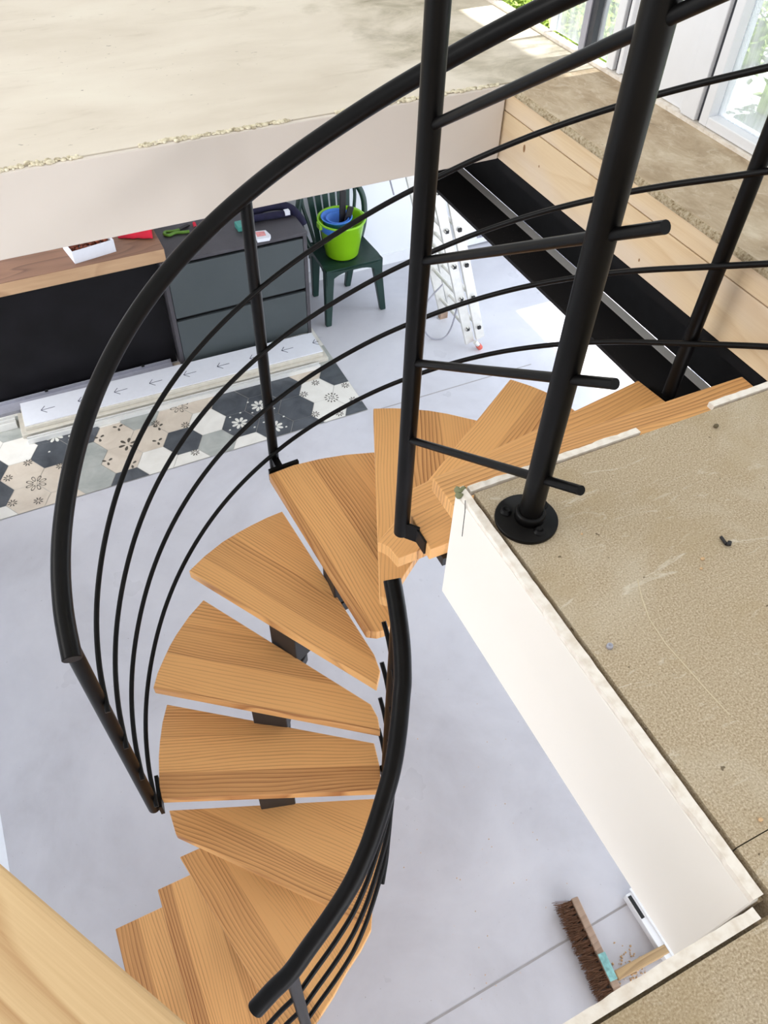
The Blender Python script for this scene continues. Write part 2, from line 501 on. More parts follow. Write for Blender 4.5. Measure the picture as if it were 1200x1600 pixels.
# ================================================================== structure
b = MB(); b.box((-0.97, -4.2, -0.12), (4.6, 5.30, 0.0))
struct(b.build('floor', M['floor']), 'pale grey polished concrete floor of the lower room')
b = MB()
for (p, q) in (((0.30, 0.325), (1.75, 0.352)), ((1.75, 3.575), (3.0, 3.568))):
    b.bar((p[0], p[1], 0.0004), (q[0], q[1], 0.0004), 0.008, 0.0012)
struct(b.build('trim_1', M['joint']), 'thin straight joint in the concrete floor')

b = MB(); b.box((-0.97, 5.17, 0), (4.6, 5.30, 2.30)); struct(b.build('wall_back', M['white_wall']), 'white wall behind the green chair')
b = MB(); b.box((-0.97, -4.2, 0), (-0.895, 3.95, 2.30)); struct(b.build('wall_left', M['white_wall']), 'white wall at the left edge')
b = MB(); b.box((1.69, 5.155, 0), (3.18, 5.17, 0.09)); struct(b.build('baseboard_back', M['white_lacquer']), 'white skirting board')
b = MB()                                            # right wall of the lower room with a glazed opening
b.box((4.40, 4.17, 0), (4.60, 5.17, 2.30)); b.box((4.40, -0.4, 0), (4.60, 3.05, 0.5)); b.box((4.40, -4.2, 0), (4.60, -0.4, 2.30))
b.box((4.40, -0.4, 2.08), (4.60, 4.17, 2.30)); b.box((4.40, 2.9, 0.5), (4.60, 3.05, 2.08))
struct(b.build('wall_right', M['white_wall']))

# back wall door with vent grille
d = struct(bpy.data.objects.new('door_1', None)); col.objects.link(d); d.location = (3.2, 5.17, 0)
b = MB(); b.box((3.20, 5.10, 0.0), (3.34, 5.168, 2.1)); b.box((4.2, 5.10, 0.0), (4.32, 5.168, 2.1)); b.build('door_frame', M['white_lacquer'], d)
b = MB(); b.box((3.34, 5.12, 0.015), (4.2, 5.16, 2.05)); b.build('door_leaf', M['white_lacquer'], d)
b = MB(); b.box((3.44, 5.112, 0.07), (4.1, 5.121, 0.16))
for k in range(3): b.box((3.46, 5.104, 0.078 + 0.027 * k), (4.08, 5.112, 0.09 + 0.027 * k))
b.build('vent_grille', M['alu_grey'], d)

# ---- slab at the left of the stair opening
b = MB(); b.box((-1.6, 2.163, 2.375), (1.83, 6.2, ZU)); struct(b.build('floor_slab', M['slab']), 'cream screeded slab edge above the stairwell')
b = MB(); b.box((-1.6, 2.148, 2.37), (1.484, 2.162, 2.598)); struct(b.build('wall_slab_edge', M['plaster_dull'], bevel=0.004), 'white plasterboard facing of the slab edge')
# crumbly plaster line on top of the facing
b = MB(); x = -1.6
while x < 1.46:
    d_ = noise.noise((x * 5.0, 0.3, 0)) + 0.6 * noise.noise((x * 17.0, 2.0, 0)) - max(0, x - 0.9) * 0.8
    if d_ > -0.25:
        for k in range(2):
            q_ = random.uniform(0.0018, 0.0062) * (1.0 + 0.5 * max(0, d_)); b.ball((x + random.uniform(-0.006, 0.006), 2.152 + random.uniform(0, 0.016 + 0.02 * max(0, d_)), ZU + 0.0005), q_ * random.uniform(0.8, 1.8), q_, q_ * 0.7, 7, 5)
    x += random.uniform(0.003, 0.007)
struct(b.build('trim_2', M['crumb']), 'crumbly dried plaster bead along the slab edge')['kind'] = 'structure'

# ---- upper floor boards, with a shadow gap behind the plasterboard edge
b = MB()
b.box((0.538, 0.088, 2.33), (1.83, 0.713, ZU)); b.box((0.538, -2.2, 2.33), (1.83, 0.0866, ZU)); b.box((-1.6, -2.2, 2.33), (0.5366, 0.0115, ZU))
b.box((0.5295, 0.03, 2.33), (0.5375, 0.713, 2.578)); b.box((-1.6, 0.0118, 2.33), (0.5366, 0.0155, 2.578)); b.box((0.5366, 0.713, 2.33), (1.49, 0.7180, 2.578))
o = b.build('floor_upper', M['chip']); struct(o, 'speckled chipboard floor of the upper landing')
b = MB()
b.box((0.515, 0.032, 2.307), (0.529, 0.735, 2.588))
struct(b.build('wall_opening_right', M['plaster'], bevel=0.003), 'white facing below the chipboard landing')


def ragged(name, p, q, n, w, z, out, amp):
    """plasterboard cut edge: strip from p to q, ragged on its outer side"""
    p = Vector(p); q = Vector(q); t = (q - p); L_ = t.length; t.normalize(); nn = Vector((out[0], out[1]))
    top = []; bot = []
    vs = []; fs = []
    for i in range(n + 1):
        c = p + t * (L_ * i / n)
        e = c + nn * (w + amp * (noise.noise((c.x * 40, c.y * 40, 1.7)) + 0.6 * noise.noise((c.x * 120, c.y * 120, 4.1))))
        zt = z + 0.0015 * noise.noise((c.x * 60, c.y * 60, 9.0))
        vs += [(c.x, c.y, zt), (e.x, e.y, zt - 0.0012), (e.x, e.y, z - 0.012), (c.x, c.y, z - 0.012)]
    for i in range(n):
        a = i * 4; c = a + 4
        fs += [(a, c, c + 1, a + 1), (a + 1, c + 1, c + 2, a + 2), (a + 2, c + 2, c + 3, a + 3), (a + 3, c + 3, c, a)]
    fs += [(0, 1, 2, 3), (n * 4 + 3, n * 4 + 2, n * 4 + 1, n * 4)]
    b_ = MB(); b_.add(vs, fs); return b_


b = ragged('e', (0.5295, 0.034), (0.5295, 0.735), 96, 0.0135, ZU + 0.001, (-1, 0), 0.0022)
struct(b.build('trim_3', M['torn']), 'torn plasterboard edge along the landing')
b = ragged('e', (-1.2, 0.0155), (0.509, 0.0155), 120, 0.0135, ZU + 0.001, (0, 1), 0.0018)
struct(b.build('trim_4', M['torn']), 'torn plasterboard edge at the near side')
b = ragged('e', (0.535, 0.7185), (0.885, 0.7185), 50, 0.0135, ZU + 0.001, (0, 1), 0.0025)
struct(b.build('trim_5', M['torn']), 'broken plasterboard strip beside the post foot')
b = ragged('e', (1.055, 0.7185), (1.83, 0.7185), 60, 0.0145, ZU + 0.001, (0, 1), 0.002)
struct(b.build('trim_6', M['torn']), 'broken plasterboard strip at the right')
b = MB()
for k in range(14):
    b.ball((0.517 + random.uniform(-0.004, 0.012), 0.724 + random.uniform(-0.006, 0.010), 2.598 + random.uniform(-0.006, 0.003)), random.uniform(0.004, 0.008), random.uniform(0.004, 0.008), random.uniform(0.003, 0.006), 7, 5)
struct(b.build('trim_7', M['green_mortar']), 'green mortar smear on the landing corner')
b = MB(); b.box((-1.2, 0.016, 2.307), (0.514, 0.0285, 2.588)); struct(b.build('wall_opening_near', M['plaster']))

b = MB(); SCR = [(0.6764, 0.4575), (0.6604, 0.4261), (0.6472, 0.3912), (0.6421, 0.3484), (0.6447, 0.3030), (0.6466, 0.2589), (0.6496, 0.2242)]
for p, q in zip(SCR[:-1], SCR[1:]): b.bar((p[0], p[1], ZU + 0.0003), (q[0], q[1], ZU + 0.0003), 0.0016, 0.0005)
struct(b.build('trim_15', M['pale_line']), 'long pale curved scratch on the chipboard landing')
b = MB(); CRK = [(0.5147, 0.7032, 2.6030), (0.5147, 0.6991, 2.5786), (0.5147, 0.6978, 2.5469), (0.5147, 0.6962, 2.5180)]
for p, q in zip(CRK[:-1], CRK[1:]): b.bar(p, q, 0.0012, 0.0008, (1, 0, 0))
struct(b.build('trim_16', M['recess']), 'short dark crack in the white facing')

# ---- right side: concrete strip, pine planks, steel girder
b = MB(); b.box((1.493, 0.722, 2.582), (1.83, 2.162, ZU)); struct(b.build('floor_strip', M['concrete'], bevel=0.003), 'raw concrete strip along the window')
b = MB(); n = 160; vs = []; fs = []
for i in range(n + 1):
    y = 0.72 + (2.16 - 0.72) * i / n
    j = 0.0022 * noise.noise((y * 30, 0, 3)) + 0.0022 * noise.noise((y * 90, 0, 5))
    vs += [(1.494, y, ZU - 0.001), (1.489 + j, y, ZU - 0.007 + j), (1.486 + j * 1.5, y, ZU - 0.015), (1.487, y, ZU - 0.021), (1.496, y, ZU - 0.021)]
for i in range(n):
    a = i * 5; c = a + 5
    for k in range(4): fs.append((a + k, a + k + 1, c + k + 1, c + k))
b.add(vs, fs); struct(b.build('trim_8', M['concrete_edge']), 'crumbly broken edge of the concrete strip')


def plank(name, z0, z1, lab):
    b_ = MB(); h = z1 - z0; Lh = 1.45
    b_.box((-Lh / 2, -h / 2, -0.012), (Lh / 2, h / 2, 0.012))
    o_ = b_.build(name, M['pine'], bevel=0.002)
    # local x along world y, local y along world z, local z along -world x
    o_.matrix_world = Matrix(((0, 0, -1, 1.503), (1, 0, 0, 0.71 + Lh / 2), (0, 1, 0, (z0 + z1) / 2), (0, 0, 0, 1)))
    return struct(o_, lab)


plank('trim_9', 2.522, 2.579, 'upper pine plank under the concrete strip')
plank('trim_10', 2.367, 2.519, 'wide knotty pine plank above the black girder')
b = MB()
for (y, z, r1, r2) in ((2.02, 2.457, 0.006, 0.012), (1.93, 2.44, 0.003, 0.004), (1.60, 2.40, 0.004, 0.006), (0.93, 2.455, 0.006, 0.007), (1.42, 2.405, 0.003, 0.005)):
    vs = [(1.4905, y + r1 * math.cos(a), z + r2 * math.sin(a)) for a in [2 * PI * k / 12 for k in range(12)]]
    b.add(vs, [tuple(range(12))])
struct(b.build('trim_11', plain('pine_knot', L(150, 112, 74), 0.7, var=0.3, scale=200)), 'dark knots in the pine planks')
b = MB(); b.box((1.492, -0.5, 2.349), (1.62, 3.0, 2.365)); b.box((1.585, -0.5, 2.162), (1.60, 3.0, 2.35)); b.box((1.494, -0.5, 2.335), (1.505, 2.146, 2.35))
g = b.build('trim_12', M['girder']); struct(g, 'black steel girder under the pine planks')
b = MB(); b.box((1.414, -0.5, 2.148), (1.5525, 3.0, 2.16)); struct(b.build('trim_13', M['flange']), 'dusty black girder flange above the lower room')
b = MB(); b.box((1.5525, -0.5, 2.147), (1.5848, 3.0, 2.1605)); struct(b.build('trim_14', M['grey_strip']), 'light grey strip between flange and web of the girder')

# ---- lower extension roof, window wall and an unseen roof added to block the sun
b = MB(); b.box((1.86, -4.2, 2.30), (4.75, 5.4, 2.40)); struct(b.build('ceiling_extension', M['roof_mem']), 'pale gravel flat roof outside the window')
b = MB(); b.box((-0.6, -1.0, 5.1), (3.31, 7.0, 5.2)); b.box((3.31, -3.0, 5.1), (3.48, 2.10, 5.2)); struct(b.build('shade_roof', M['shade_roof']), 'unseen roof added over the upper storey to block the sun')
b = MB(); b.box((1.83, -2.2, 2.3), (1.86, 6.2, 2.598)); b.box((1.826, 0.2, 2.598), (1.86, 6.2, 2.610)); struct(b.build('wall_window', M['torn']))

Wn = struct(bpy.data.objects.new('window_1', None)); col.objects.link(Wn); Wn.location = (1.86, 1.6, 2.612)
Wn['label'] = 'white framed window with dusty glass at the right'
b = MB()
for (y0, y1, xx) in ((1.655, 1.685, 1.835), (1.70, 1.76, 1.83), (1.765, 1.775, 1.84), (2.06, 2.075, 1.835), (2.095, 2.13, 1.835)):
    b.box((xx, y0, 2.612), (1.90, y1, 4.4))
b.box((1.835, 0.3, 2.612), (1.90, 1.655, 2.64)); b.build('window_frame', M['pvc'], Wn, bevel=0.003)
b = MB(); b.box((1.85, 1.775, 2.612), (1.885, 2.06, 4.4)); b.build('blank_panel', M['pvc'], Wn)
b = MB(); b.box((1.845, 1.685, 2.612), (1.88, 1.70, 4.4)); b.box((1.85, 2.075, 2.612), (1.885, 2.095, 4.4)); b.build('seal', M['seal'], Wn)
b = MB(); b.box((1.868, 0.3, 2.64), (1.874, 1.655, 4.4)); b.build('pane', M['glass'], Wn)
Wn = struct(bpy.data.objects.new('window_2', None)); col.objects.link(Wn); Wn.location = (1.86, 2.4, 2.612)
Wn['label'] = 'white framed open window beside the hedge'
b = MB(); b.box((1.85, 2.80, 2.612), (1.885, 2.95, 4.4)); b.box((1.85, 2.46, 2.612), (1.885, 2.475, 4.4)); b.box((1.85, 2.475, 4.3), (1.885, 2.80, 4.4)); b.build('window_frame', M['pvc'], Wn, bevel=0.003)
b = MB(); b.box((1.845, 2.235, 2.612), (1.89, 2.262, 4.4)); b.build('seal', M['seal'], Wn)
b = MB(); b.box((1.84, 2.262, 2.612), (1.89, 2.29, 4.4)); b.build('sash', M['alu_grey'], Wn)
b = MB(); b.box((1.868, 2.13, 2.612), (1.874, 2.235, 4.4)); b.box((1.868, 2.29, 2.612), (1.874, 2.46, 4.4)); b.build('pane', M['glass'], Wn)


def hedge(name, x0, x1, y0, y1, z0, h, n, label):
    b_ = MB(); rnd = random.Random(x0 * 100 + y0)
    b_.box((x0 + 0.05, y0 + 0.05, z0), (x1 - 0.05, y1 - 0.05, z0 + h * 0.6))
    for k in range(n):
        px = rnd.uniform(x0, x1); py = rnd.uniform(y0, y1); pz = z0 + 0.035 + (h - 0.035) * rnd.random()
        a = rnd.uniform(0, 2 * PI); t = rnd.uniform(-0.9, 0.9); s_ = rnd.uniform(0.016, 0.032)
        u = Vector((math.cos(a), math.sin(a), t)).normalized() * s_; w_ = Vector((-math.sin(a), math.cos(a), rnd.uniform(-0.6, 0.6))).normalized() * s_ * 0.5
        c = Vector((px, py, pz))
        b_.add([c - u, c + w_, c + u, c - w_], [(0, 1, 2, 3)])
    o_ = b_.build(name, M['leaf']); tag(o_, label, 'hedge', 'hedges outside the windows'); return o_


hedge('hedge', 1.93, 2.9, 2.35, 3.9, 2.405, 0.22, 7000, 'sunlit yellow green leafy hedge outside the open upper window')
hedge('hedge', 2.45, 3.3, 0.7, 2.1, 2.405, 0.34, 3500, 'green leafy hedge seen through the dusty glass pane')

# ---- hexagon tile strip on the lower floor
b = MB()
TX0, TX1, TY0, TY1 = -0.88, 1.72, 3.60, 4.60
b.cur = 4; b.add([(TX0, TY0, 0.003), (TX1, TY0, 0.003), (TX1, TY1, 0.003), (TX0, TY1, 0.003)], [(0, 1, 2, 3)])
SP = 0.1945; RH = 0.2225; HX0, HY0 = 0.118, 3.808


def clip(poly):
    def cut(P, f, inter):
        o_ = []
        for i in range(len(P)):
            a_, c_ = P[i], P[(i + 1) % len(P)]
            if f(a_): o_.append(a_)
            if f(a_) != f(c_): o_.append(inter(a_, c_))
        return o_
    g = 0.002
    for ax, lim, sgn in ((0, TX0 + g, 1), (0, TX1 - g, -1), (1, TY0 + g, 1), (1, TY1 - g, -1)):
        f = lambda p: (p[ax] - lim) * sgn >= 0
        def inter(a_, c_):
            t = (lim - a_[ax]) / (c_[ax] - a_[ax]); return (a_[0] + (c_[0] - a_[0]) * t, a_[1] + (c_[1] - a_[1]) * t)
        poly = cut(poly, f, inter)
        if not poly: return poly
    return poly


def hexc(i, j): return (HX0 + SP * i, HY0 + RH * j + (RH / 2 if i % 2 else 0))


TILES = {(-3, 1): 0, (-2, 1): 3, (-2, 2): 3, (-1, 1): 3, (-3, 2): 2, (-3, 0): 1, (-2, 0): 1, (-3, -1): 1, (-4, 0): 3, (-4, 1): 3, (-2, -1): 1, (-4, -1): 0, (-1, 0): 2, (0, 1): 1, (0, 2): 0, (1, 1): 2, (-1, -1): 2, (0, 0): 1, (1, 0): 1, (0, -1): 3, (1, -1): 0, (2, 1): 1, (2, 0): 3, (2, -1): 0, (3, 1): 1, (3, 0): 0, (4, 1): 3, (3, -1): 2, (4, 0): 3, (5, 0): 3, (4, -1): 0, (5, 1): 3, (5, -1): 3, (6, 1): 3, (6, 0): 3, (6, -1): 3, (7, 1): 1, (7, 0): 0, (7, -1): 0, (8, 1): 3, (8, 0): 0, (8, -1): 3, (8, 2): 2}
rt = random.Random(3)
for i in range(-7, 10):
    for j in range(-3, 5):
        cx, cy = hexc(i, j); R_ = 0.1276
        poly = clip([(cx + R_ * math.cos(PI / 3 * k), cy + R_ * math.sin(PI / 3 * k)) for k in range(6)])
        if len(poly) < 3: continue
        b.cur = TILES.get((i, j), rt.choice((0, 0, 1, 2, 3)))
        b.add([(x, y, 0.005) for x, y in poly], [tuple(range(len(poly)))])


def petals(c, n, r0, r1, w, rot=0.0, hollow=False):
    for k in range(n):
        a = rot + 2 * PI * k / n; d_ = (math.cos(a), math.sin(a)); e = (-d_[1], d_[0])
        out = []
        for q in range(12):
            t = 2 * PI * q / 12; lr = (r0 + r1) / 2 + (r1 - r0) / 2 * math.cos(t); ww = w * math.sin(t) * (0.55 + 0.45 * (lr - r0) / (r1 - r0))
            out.append((c[0] + d_[0] * lr + e[0] * ww, c[1] + d_[1] * lr + e[1] * ww))
        if any(not (TX0 < p[0] < TX1 and TY0 < p[1] < TY1) for p in out): continue
        if hollow:
            m_ = (c[0] + d_[0] * (r0 + r1) / 2, c[1] + d_[1] * (r0 + r1) / 2)
            inn = [(m_[0] + (p[0] - m_[0]) * 0.68, m_[1] + (p[1] - m_[1]) * 0.68) for p in out]
            b.add([(p[0], p[1], 0.0056) for p in out + inn], [(q, (q + 1) % 12, 12 + (q + 1) % 12, 12 + q) for q in range(12)])
        else:
            b.add([(p[0], p[1], 0.0056) for p in out], [tuple(range(12))])


b.cur = 5
petals((-0.403, 3.811), 8, 0.016, 0.064, 0.0135, 0.2, True); petals((0.577, 4.139), 8, 0.016, 0.064, 0.0135, 0.1, True)
petals((0.180, 3.921), 6, 0.016, 0.058, 0.0125, 0.1); petals((1.543, 3.81), 12, 0.030, 0.050, 0.006, 0.1); petals((1.543, 3.81), 6, 0.008, 0.024, 0.005, 0.3)
for c in ((-.419, 4.009), (-.55, 3.924), (-.242, 3.899), (-.557, 3.704), (-.416, 3.66), (.564, 3.946), (.39, 4.04), (.547, 3.675), (1.502, 3.997), (1.384, 3.917), (1.379, 3.699), (1.528, 3.64), (1.68, 3.888), (1.67, 3.731)):
    petals(c, 8, 0.006, 0.030, 0.005, 0.15)
for c in ((.162, 4.10), (.03, 4.05), (.03, 3.82), (.16, 3.735), (.36, 3.87), (.40, 4.0)):
    petals(c, 3, 0.008, 0.036, 0.010, 0.5)
b.cur = 6
for c in ((.893, 3.82), (1.066, 3.929), (1.091, 3.695), (-.225, 4.18), (-.10, 4.12)):
    petals(c, 8, 0.010, 0.056, 0.013, 0.2)
for c in ((.844, 3.896), (.993, 3.878), (.805, 3.779), (.92, 3.91), (.96, 3.74), (1.02, 3.65), (1.15, 3.66), (1.17, 3.76), (1.03, 3.76), (1.0, 3.99), (1.14, 3.86), (-.16, 4.02), (-.29, 4.05), (-.05, 4.05)):
    petals(c, 1, 0.0, 0.016, 0.008, 0.4)
struct(b.build('floor_tiles', [M['t_white'], M['t_beige'], M['t_grey'], M['t_dark'], M['t_grout'], M['t_ink'], M['t_ink_w']]), 'strip of patterned hexagon tiles set in the concrete floor')

# ================================================================== staircase
TREADS = [
    ('A', 2.4, [(.594, .935), (1.409, .925), (1.409, .735), (.594, .735)], 0, 1),
    ('B', 2.2, [(.600, 1.080), (1.377, 1.187), (1.393, 1.06), (1.395, .900), (.589, .905)], 0, 1),
    ('C', 2.0, [(.564, 1.114), (1.216, 1.529), (1.256, 1.478), (1.284, 1.433), (1.306, 1.38), (1.322, 1.30), (1.345, 1.14), (.663, 1.047), (.589, 1.046), (0.5866, 1.0623), (0.5831, 1.0863), (0.5745, 1.1038)], 0, 1),
    ('D', 1.8, [(.562, 1.085), (.870, 1.780), (.930, 1.756), (.978, 1.731), (1.035, 1.696), (1.086, 1.656), (1.156, 1.590), (1.215, 1.51), (.707, 1.160), (.652, 1.120), (.600, 1.069), (.577, 1.069)], 0, 1),
    ('E', 1.6, [(.538, 1.115), (.499, 1.823), (.592, 1.830), (.687, 1.821), (.777, 1.803), (.870, 1.774), (.920, 1.750), (.620, 1.11), (.595, 1.095), (.565, 1.098)], 0, 1),
    ('F', 1.4, [(.541, 1.039), (.148, 1.695), (.215, 1.735), (.289, 1.769), (.350, 1.787), (.407, 1.800), (.470, 1.811), (.530, 1.816), (.580, 1.139), (.572, 1.080)], 0, 1),
    ('G', 1.2, [(.531, .983), (-.082, 1.437), (-.055, 1.485), (-.023, 1.528), (.010, 1.570), (.043, 1.605), (.105, 1.660), (.172, 1.706), (.544, 1.082), (.545, 1.03)], 0, 1),
    ('H', 1.0, [(.477, .884), (-.168, 1.156), (-.164, 1.200), (-.153, 1.245), (-.139, 1.30), (-.121, 1.352), (-.095, 1.415), (-.062, 1.476), (.539, 1.037), (.522, .960), (.505, .915)], 0, 1),
    ('I', 0.8, [(.296, .585), (-.170, 1.106), (-.169, 1.196), (.492, .932), (.484, .832), (.445, .74), (.385, .662)], 0, 1),
    ('J', 0.6, [(-.035, .400), (-.192, 1.104), (-.115, 1.104), (.385, .70), (.329, .598), (.270, .556), (.201, .518), (.135, .473), (.065, .434), (.015, .412)], 0, 1),
    ('K', 0.4, [(-.320, .400), (-.312, 1.100), (-.150, 1.100), (.010, .440), (-.06, .41), (-.16, .40)], 0, 1),
    ('L', 0.2, [(-.515, .400), (-.515, 1.100), (-.275, 1.100), (-.275, .400)], 0, 1),
]
stair = thing('spiral_staircase', (0.45, 1.2, 0.0), 'winding open staircase with larch treads on a black steel spine', 'staircase')
for nm, zt, poly, i0, i1 in TREADS:
    p = Vector(poly[i0]); q = Vector(poly[i1])
    a = math.atan2(q.y - p.y, q.x - p.x); org = (p + q) / 2
    ca, sa = math.cos(-a), math.sin(-a)
    lp = [((x - org.x) * ca - (y - org.y) * sa, (x - org.x) * sa + (y - org.y) * ca) for x, y in poly]
    b = MB(); b.prism(lp, -0.038, 0.0)
    b.build('tread', M['tread'], stair, bevel=0.003, loc=(org.x, org.y, zt), rotz=a)
SP_ = [(1.02, .80), (1.02, .87), (1.00, 1.06), (.92, 1.24), (.765, 1.39), (.60, 1.445), (.40, 1.415), (.265, 1.285), (.19, 1.09), (.165, .935), (-.03, .80), (-.225, .77), (-.36, .76)]
# SP_[k]: the riser box standing between tread k-1 and tread k
for k in range(1, 13):
    x, y = SP_[k]; px, py = SP_[k - 1]; nx, ny = SP_[min(k + 1, 12)]
    ang = math.atan2(ny - py, nx - px); R = Matrix.Rotation(ang, 3, 'Z')
    zt = 2.6 - 0.2 * k - 0.038; zb = zt - 0.2 if k < 12 else 0.0
    b = MB(); b.box((-0.045, -0.06, zb), (0.045, 0.06, zt - 0.001), R, (x, y, 0))
    if k == 12: b.box((-0.1, -0.1, 0.0), (0.1, 0.1, 0.01), R, (x, y, 0))
    b.box((-0.05, -0.085, zt - 0.010), (0.05, 0.085, zt - 0.0005), R, (x, y, 0))
    b.build('spine_riser', M['dark_metal'], stair, bevel=0.004)
    if k > 1:
        b = MB(); b.bar((px, py, zt - 0.035), (x, y, zt - 0.035), 0.11, 0.05); b.build('spine_arm', M['dark_metal'], stair, bevel=0.004)
b = MB(); b.box((0.62, 0.895, 2.135), (1.05, 0.93, 2.161)); b.build('support_plate', M['dark_metal'], stair)

# ================================================================== railings
OFF = [0.0, 0.277, 0.493, 0.710, 0.926]
OUT = [(1.458, 0.804, 0.092), (1.444, 0.922, 0.158), (1.421, 1.036, 0.224), (1.39, 1.149, 0.288), (1.35, 1.26, 0.349), (1.302, 1.37, 0.414), (1.243, 1.476, 0.483), (1.175, 1.576, 0.556), (1.095, 1.667, 0.633), (1.005, 1.746, 0.712), (0.906, 1.811, 0.789), (0.798, 1.858, 0.865), (0.683, 1.887, 0.938), (0.566, 1.895, 1.007), (0.447, 1.883, 1.075), (0.332, 1.851, 1.14), (0.222, 1.8, 1.206), (0.121, 1.732, 1.272), (0.032, 1.65, 1.339), (-0.043, 1.556, 1.405), (-0.104, 1.453, 1.467), (-0.147, 1.344, 1.515), (-0.174, 1.23, 1.556), (-0.186, 1.118, 1.592)]
rail = thing('stair_railing', (0.549, 1.895, 1.6), 'long curved black railing on the outer side of the upper stair flight', 'railing', None)


def path(P, off, dout=0.0, ctr=(0.62, 1.13)):
    r = []
    for x, y, h in P:
        d_ = Vector((x - ctr[0], y - ctr[1])).normalized() * dout
        r.append((x + d_.x, y + d_.y, ZC - h - off))
    return catmull(r, 5)


def cap(parent, P):
    p = Vector(P[-1]); t_ = (p - Vector(P[-2])).normalized(); b_ = MB(); b_.tube([p, p + t_ * 0.0018], 0.0215, 20); b_.build('end_cap', M['black'], parent)


b = MB(); b.tube(path(OUT, 0.0, 0.016), 0.0232, 20); hr = b.build('handrail', M['black'], rail); cap(hr, path(OUT, 0.0, 0.016))
for k in range(1, 5):
    b = MB(); b.tube(path(OUT, OFF[k]), 0.0074, 12); b.build('rod', M['black'], rail)


def post(parent, x, y, z0, z1, r):
    b_ = MB(); b_.tube([(x, y, z0), (x, y, (z0 + z1) / 2), (x, y, z1)], r, 20); return b_.build('post', M['black'], parent)


def along(P, i):                      # height of the handrail at fractional index i
    k = int(i); t = i - k; a_, c_ = P[k], P[min(k + 1, len(P) - 1)]
    return tuple(a_[m] + (c_[m] - a_[m]) * t for m in range(3))


post(rail, 1.420, 1.110, 2.13, ZC - 0.245, 0.0185)
b = MB(); b.bar((1.392, 1.105, 2.175), (1.404, 1.107, 2.175), 0.09, 0.05); b.build('bracket', M['black'], rail)
post(rail, 0.549, 1.912, 1.53, ZC - 1.02, 0.0175)
b = MB(); b.box((-0.055, -0.006, -0.05), (0.055, 0.006, 0.003), Matrix.Rotation(math.radians(3), 3, 'Z'), (0.560, 1.842, 1.598)); b.box((-0.012, 0, -0.04), (0.012, 0.07, -0.01), None, (0.549, 1.842, 1.598)); b.build('bracket', M['black'], rail)
post(rail, -0.200, 1.158, 0.955, ZC - 1.578, 0.0195)
b = MB(); b.box((-0.006, -0.055, -0.055), (0.006, 0.055, 0.003), Matrix.Rotation(math.radians(-8), 3, 'Z'), (-0.172, 1.185, 0.998)); b.build('bracket', M['black'], rail)

# railing on the right of the lower flight
RP = [(.551, 1.034, 1.528), (0.547, 0.993, 1.56), (0.535, 0.939, 1.599), (0.516, 0.872, 1.648), (0.49, 0.808, 1.696), (0.471, 0.775, 1.722), (0.435, 0.716, 1.77), (0.395, 0.661, 1.818), (0.347, 0.611, 1.866), (0.309, 0.575, 1.902), (0.276, 0.547, 1.933), (0.221, 0.509, 1.98), (0.154, 0.477, 2.031), (0.082, 0.449, 2.085), (0.024, 0.427, 2.128), (-0.026, 0.418, 2.164), (-0.077, 0.406, 2.2)]
rail2 = thing('stair_railing', (0.5, 0.9, 1.0), 'short curved black railing on the right of the lower stair flight', 'railing')
b = MB(); b.tube(path(RP[1:], 0.0), 0.0222, 20); hr = b.build('handrail', M['black'], rail2); cap(hr, path(RP[1:], 0.0)); cap(hr, path(RP[1:], 0.0)[::-1])
for k in range(1, 5):
    P = RP if k < 4 else RP[:8]
    b = MB(); b.tube(path(P, OFF[k]), 0.0070, 12); b.build('rod', M['black'], rail2)
post(rail2, 0.539, 0.942, 0.955, ZC - 1.612, 0.0165)
b = MB(); b.box((0.520, 0.925, 0.955), (0.545, 0.96, 0.99)); b.build('bracket', M['black'], rail2)
post(rail2, 0.024, 0.424, 0.555, ZC - 2.14, 0.0165)
b = MB(); b.box((0.0, 0.396, 0.555), (0.06, 0.412, 0.59)); b.build('bracket', M['black'], rail2)

# railing between the landing post and the inner stair post
rail3 = thing('stair_railing', (0.589, 0.627, ZU), 'short black railing whose flanged post stands on the chipboard landing', 'railing')
P1 = (0.568, 1.001); P2 = (0.589, 0.627)
b = MB(); b.tube([(P2[0], P2[1], ZU + 0.006), (P2[0], P2[1], 3.1), (P2[0], P2[1], ZC + 0.03)], 0.0185, 24); pz = b.build('post', M['black'], rail3)
b = MB(); b.tube([(P1[0], P1[1], 2.165), (P1[0], P1[1], 2.8), (P1[0], P1[1], ZC - 0.21)], 0.0175, 24); b.build('post', M['black'], rail3)
b = MB(); b.lathe([(0.0, 0.0), (0.051, 0.0), (0.051, 0.0055), (0.0495, 0.007), (0.0, 0.007)], (0.5845, 0.628, ZU + 0.0006), 48); fl = b.build('base_flange', M['black'], rail3)
b = MB(); b.lathe([(0.019, 0.0), (0.0245, 0.0), (0.0245, 0.012), (0.0225, 0.016), (0.019, 0.016)], (P2[0], P2[1], ZU + 0.0076), 32); b.build('collar', M['black'], rail3)
for (bx, by) in ((0.560, 0.652), (0.5865, 0.594), (0.622, 0.640)):
    b = MB(); b.lathe([(0.0, 0.003), (0.0040, 0.003), (0.0046, 0.006), (0.0070, 0.006), (0.0074, 0.002), (0.0095, 0.0015), (0.0095, 0.0)], (bx, by, ZU + 0.0076), 18); b.build('bolt', M['black'], fl)
for z2 in (-.8626, -.6697, -.4631, -.2484):
    d_ = Vector((-0.04739, 0.84255, -0.53652)); c = Vector((0.5892, 0.6271, z2 + ZC))
    p0 = c - d_ * 0.0985; p1 = c + d_ * 0.444
    b = MB(); b.tube([p0, c, p1], 0.0075, 14); b.build('rod', M['black'], rail3)
d_ = Vector((-0.04739, 0.84255, -0.53652)); c = Vector((0.5892, 0.6271, ZC + 0.03))
